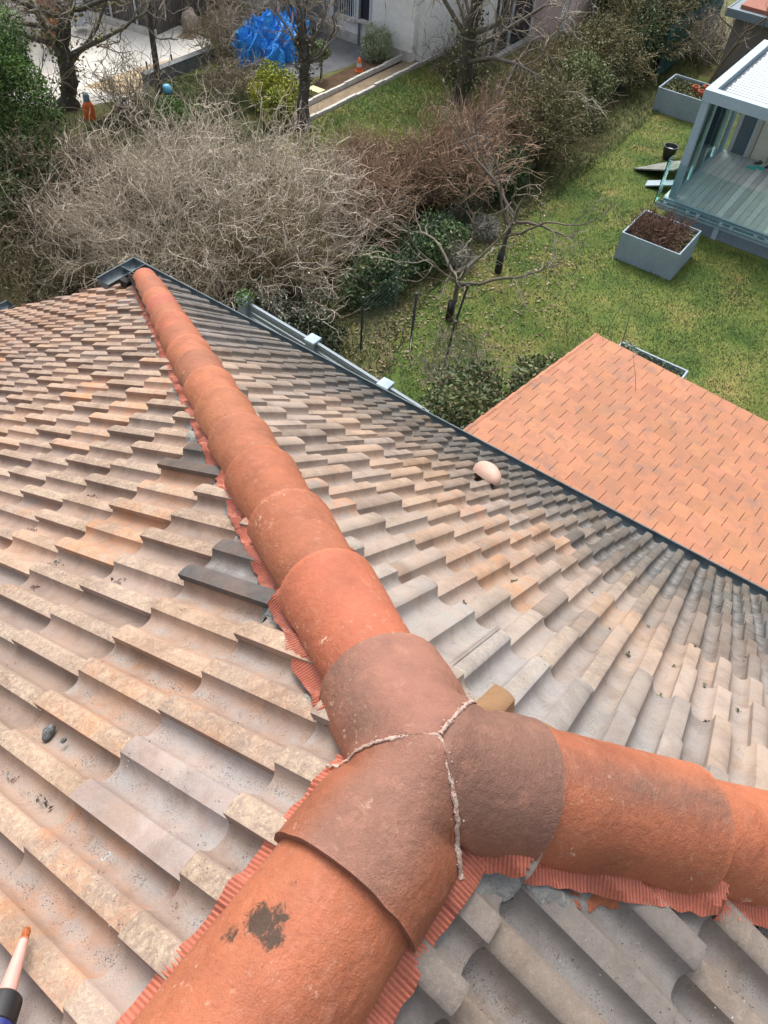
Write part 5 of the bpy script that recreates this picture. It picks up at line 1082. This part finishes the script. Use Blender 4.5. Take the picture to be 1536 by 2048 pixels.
q = onz(632, 190); g = G(); g.box((q[0]-.2, q[1]-.13, GZ), (q[0]+.2, q[1]+.13, GZ+.14)); g.box((q[0]-.22, q[1]-.15, GZ+.14), (q[0]+.22, q[1]+.15, GZ+.165)); tag(g.build('seed_tray', paint('pale_yellow', (.55, .55, .28)), origin=q), 'pale yellow box right behind the pollarded trunk', 'box')
# ================================================================== things lying on the near roof
def onroof(f, u, v, h=0.0): return onp(u, v, FACE[f][0], h)
tip, bs = onroof('L', 55, 1857, .022), onroof('L', 12, 1992, .028); ad = unit(bs-tip); Lz = np.linalg.norm(bs-tip); nz = unit(np.cross(ad, [0, 0, 1])); bz = np.cross(nz, ad); AX = np.stack([nz, -bz, ad], 1)
sg = thing('sealant_cartridge', 'sealant cartridge with pink nozzle and black collar in the lower left corner', 'cartridge', tip)
g = G(); g.lathe([(.0075, .02), (.0095, .05), (.0145, Lz)], tip, 20, axis=AX); g.build('nozzle', paint('pink_nozzle_plastic', (.62, .33, .28), .35), sg, smooth=True)
g = G(); g.lathe([(.001, -.003), (.005, -.001), (.0072, .006), (.0068, .013), (.0078, .022), (.0074, .028), (.0082, .034)], tip, 14, axis=AX); g.build('smeared_tip', M('orange_sealant', (.50, .14, .035), (.38, .09, .02), 150, .6, .8, 300), sg, smooth=True)
g = G(); g.lathe([(.0145, Lz-.002), (.022, Lz+.001), (.027, Lz+.006), (.028, Lz+.012), (.028, Lz+.048), (.026, Lz+.050)], tip, 28, axis=AX); g.build('collar', m_black, sg, smooth=True, angle=35)
g = G(); g.lathe([(.0262, Lz+.050), (.0262, Lz+.22), (.001, Lz+.22)], tip, 28, axis=AX); g.build('cartridge_body', paint('navy_label', (.02, .03, .17), .35), sg, smooth=True, angle=35)
# bent white wire, stones, leaf scraps
p = onroof('L', 213, 1715, -.012); g = G(); a_ = unit(onroof('L', 222, 1706, 0)-onroof('L', 208, 1717, 0)); c_ = unit(np.cross(FACE['L'][0], a_)); g.tube([p+a_*.009+c_*.007, p+a_*.009, p-a_*.009, p-a_*.009+c_*.006], .0011, 5)
tag(g.build('wire_staple', m_aluw, origin=p), 'tiny bent white wire in a tile trough at the lower left', 'wire')
m_stone = M('tarry_stone', (.045, .05, .045), (.20, .22, .22), 60, .35, .6, 160); p = onroof('L', 96, 1466, -.02); g = G(); g.grid(rock(p, (.013, .024, .012), 3, .35), flip=True)
tag(g.build('pebble', m_stone, origin=p, smooth=True), 'larger dark glossy pebble in the trough left of the junction', 'pebble'); p = onroof('L', 127, 1481, -.022); g = G(); g.grid(rock(p, (.006, .008, .006), 5), flip=True); tag(g.build('pebble', m_stone, origin=p, smooth=True), 'small dark pebble just right of the larger one', 'pebble')
def scraps(name, pts, n, spread, size, ca, cb, lab, cat, kind='stuff', along=None):
    g = G()
    for (f, u, v) in pts:
        c = onroof(f, u, v, -.018); nn = np.array(FACE[f][0]); k = max(3, int(n*rng.uniform(.6, 1.3))); dn_ = np.array(FACE[f][1](0., 1.)); ac = np.cross(nn, dn_)
        P = c + dn_*rng.normal(0, spread*1.5, (k, 1)) + ac*rng.normal(0, spread*.6, (k, 1)); uu = [FACE[f][2](x) for x in P]
        H = np.array([roofh(f, a, b__) for a, b__ in uu])+.005; P = P - nn*((P@nn)[:, None]) + nn*H[:, None] + nn*rng.uniform(0, .004, (k, 1))
        leafquads(g, P, size, tints(k, ca, cb, .25), flat=.35, asp=.6)
    return tag(g.build(name, m_leaf), lab, cat, None, kind)
scraps('leaf_litter', [('L', 115, 1120), ('L', 105, 1130), ('L', 62, 1168), ('L', 178, 990), ('L', 232, 1155), ('L', 62, 1058), ('L', 205, 830), ('L', 18, 1545), ('L', 75, 1590)], 13, .012, .0065, (.07, .05, .045), (.34, .26, .22), 'dry leaf scraps caught in the troughs left of the ridge', 'leaves')
scraps('moss_scraps', [('R', 1185, 1180), ('R', 1222, 1252), ('R', 1300, 1250), ('R', 1262, 1300), ('R', 1350, 1330), ('R', 1322, 1386), ('R', 1412, 1368), ('R', 1420, 1432), ('R', 1490, 1320), ('R', 1480, 1415), ('R', 1160, 1110), ('R', 1205, 1065), ('R', 1385, 1300), ('R', 1440, 1210), ('R', 1030, 1158), ('R', 935, 1195), ('R', 915, 1275), ('R', 905, 1290)], 16, .007, .0055, (.03, .032, .02), (.19, .18, .12), 'dark moss and debris scraps along the tile laps above the gutter', 'moss')
pts = [('R', rng.uniform(860, 1520), rng.uniform(900, 1400)) for _ in range(120)] + [('L', rng.uniform(0, 560), rng.uniform(1000, 1900)) for _ in range(170)] + [('D', rng.uniform(950, 1530), rng.uniform(1830, 2040)) for _ in range(50)]
scraps('moss_scraps', [('D', 1500, 1868), ('D', 1522, 1850), ('D', 1470, 1850)], 60, .012, .006, (.02, .03, .012), (.10, .12, .05), 'dark green moss cushion under the flashing at the lower right edge', 'moss')
scraps('roof_grit', [q for q in pts if face_at(*onroof(*q)[:2]) == q[0] and onroof(*q)[1] < 3.7], 5, .012, .0021, (.03, .028, .024), (.30, .28, .25), 'specks of grit and moss on the tiles', 'grit')
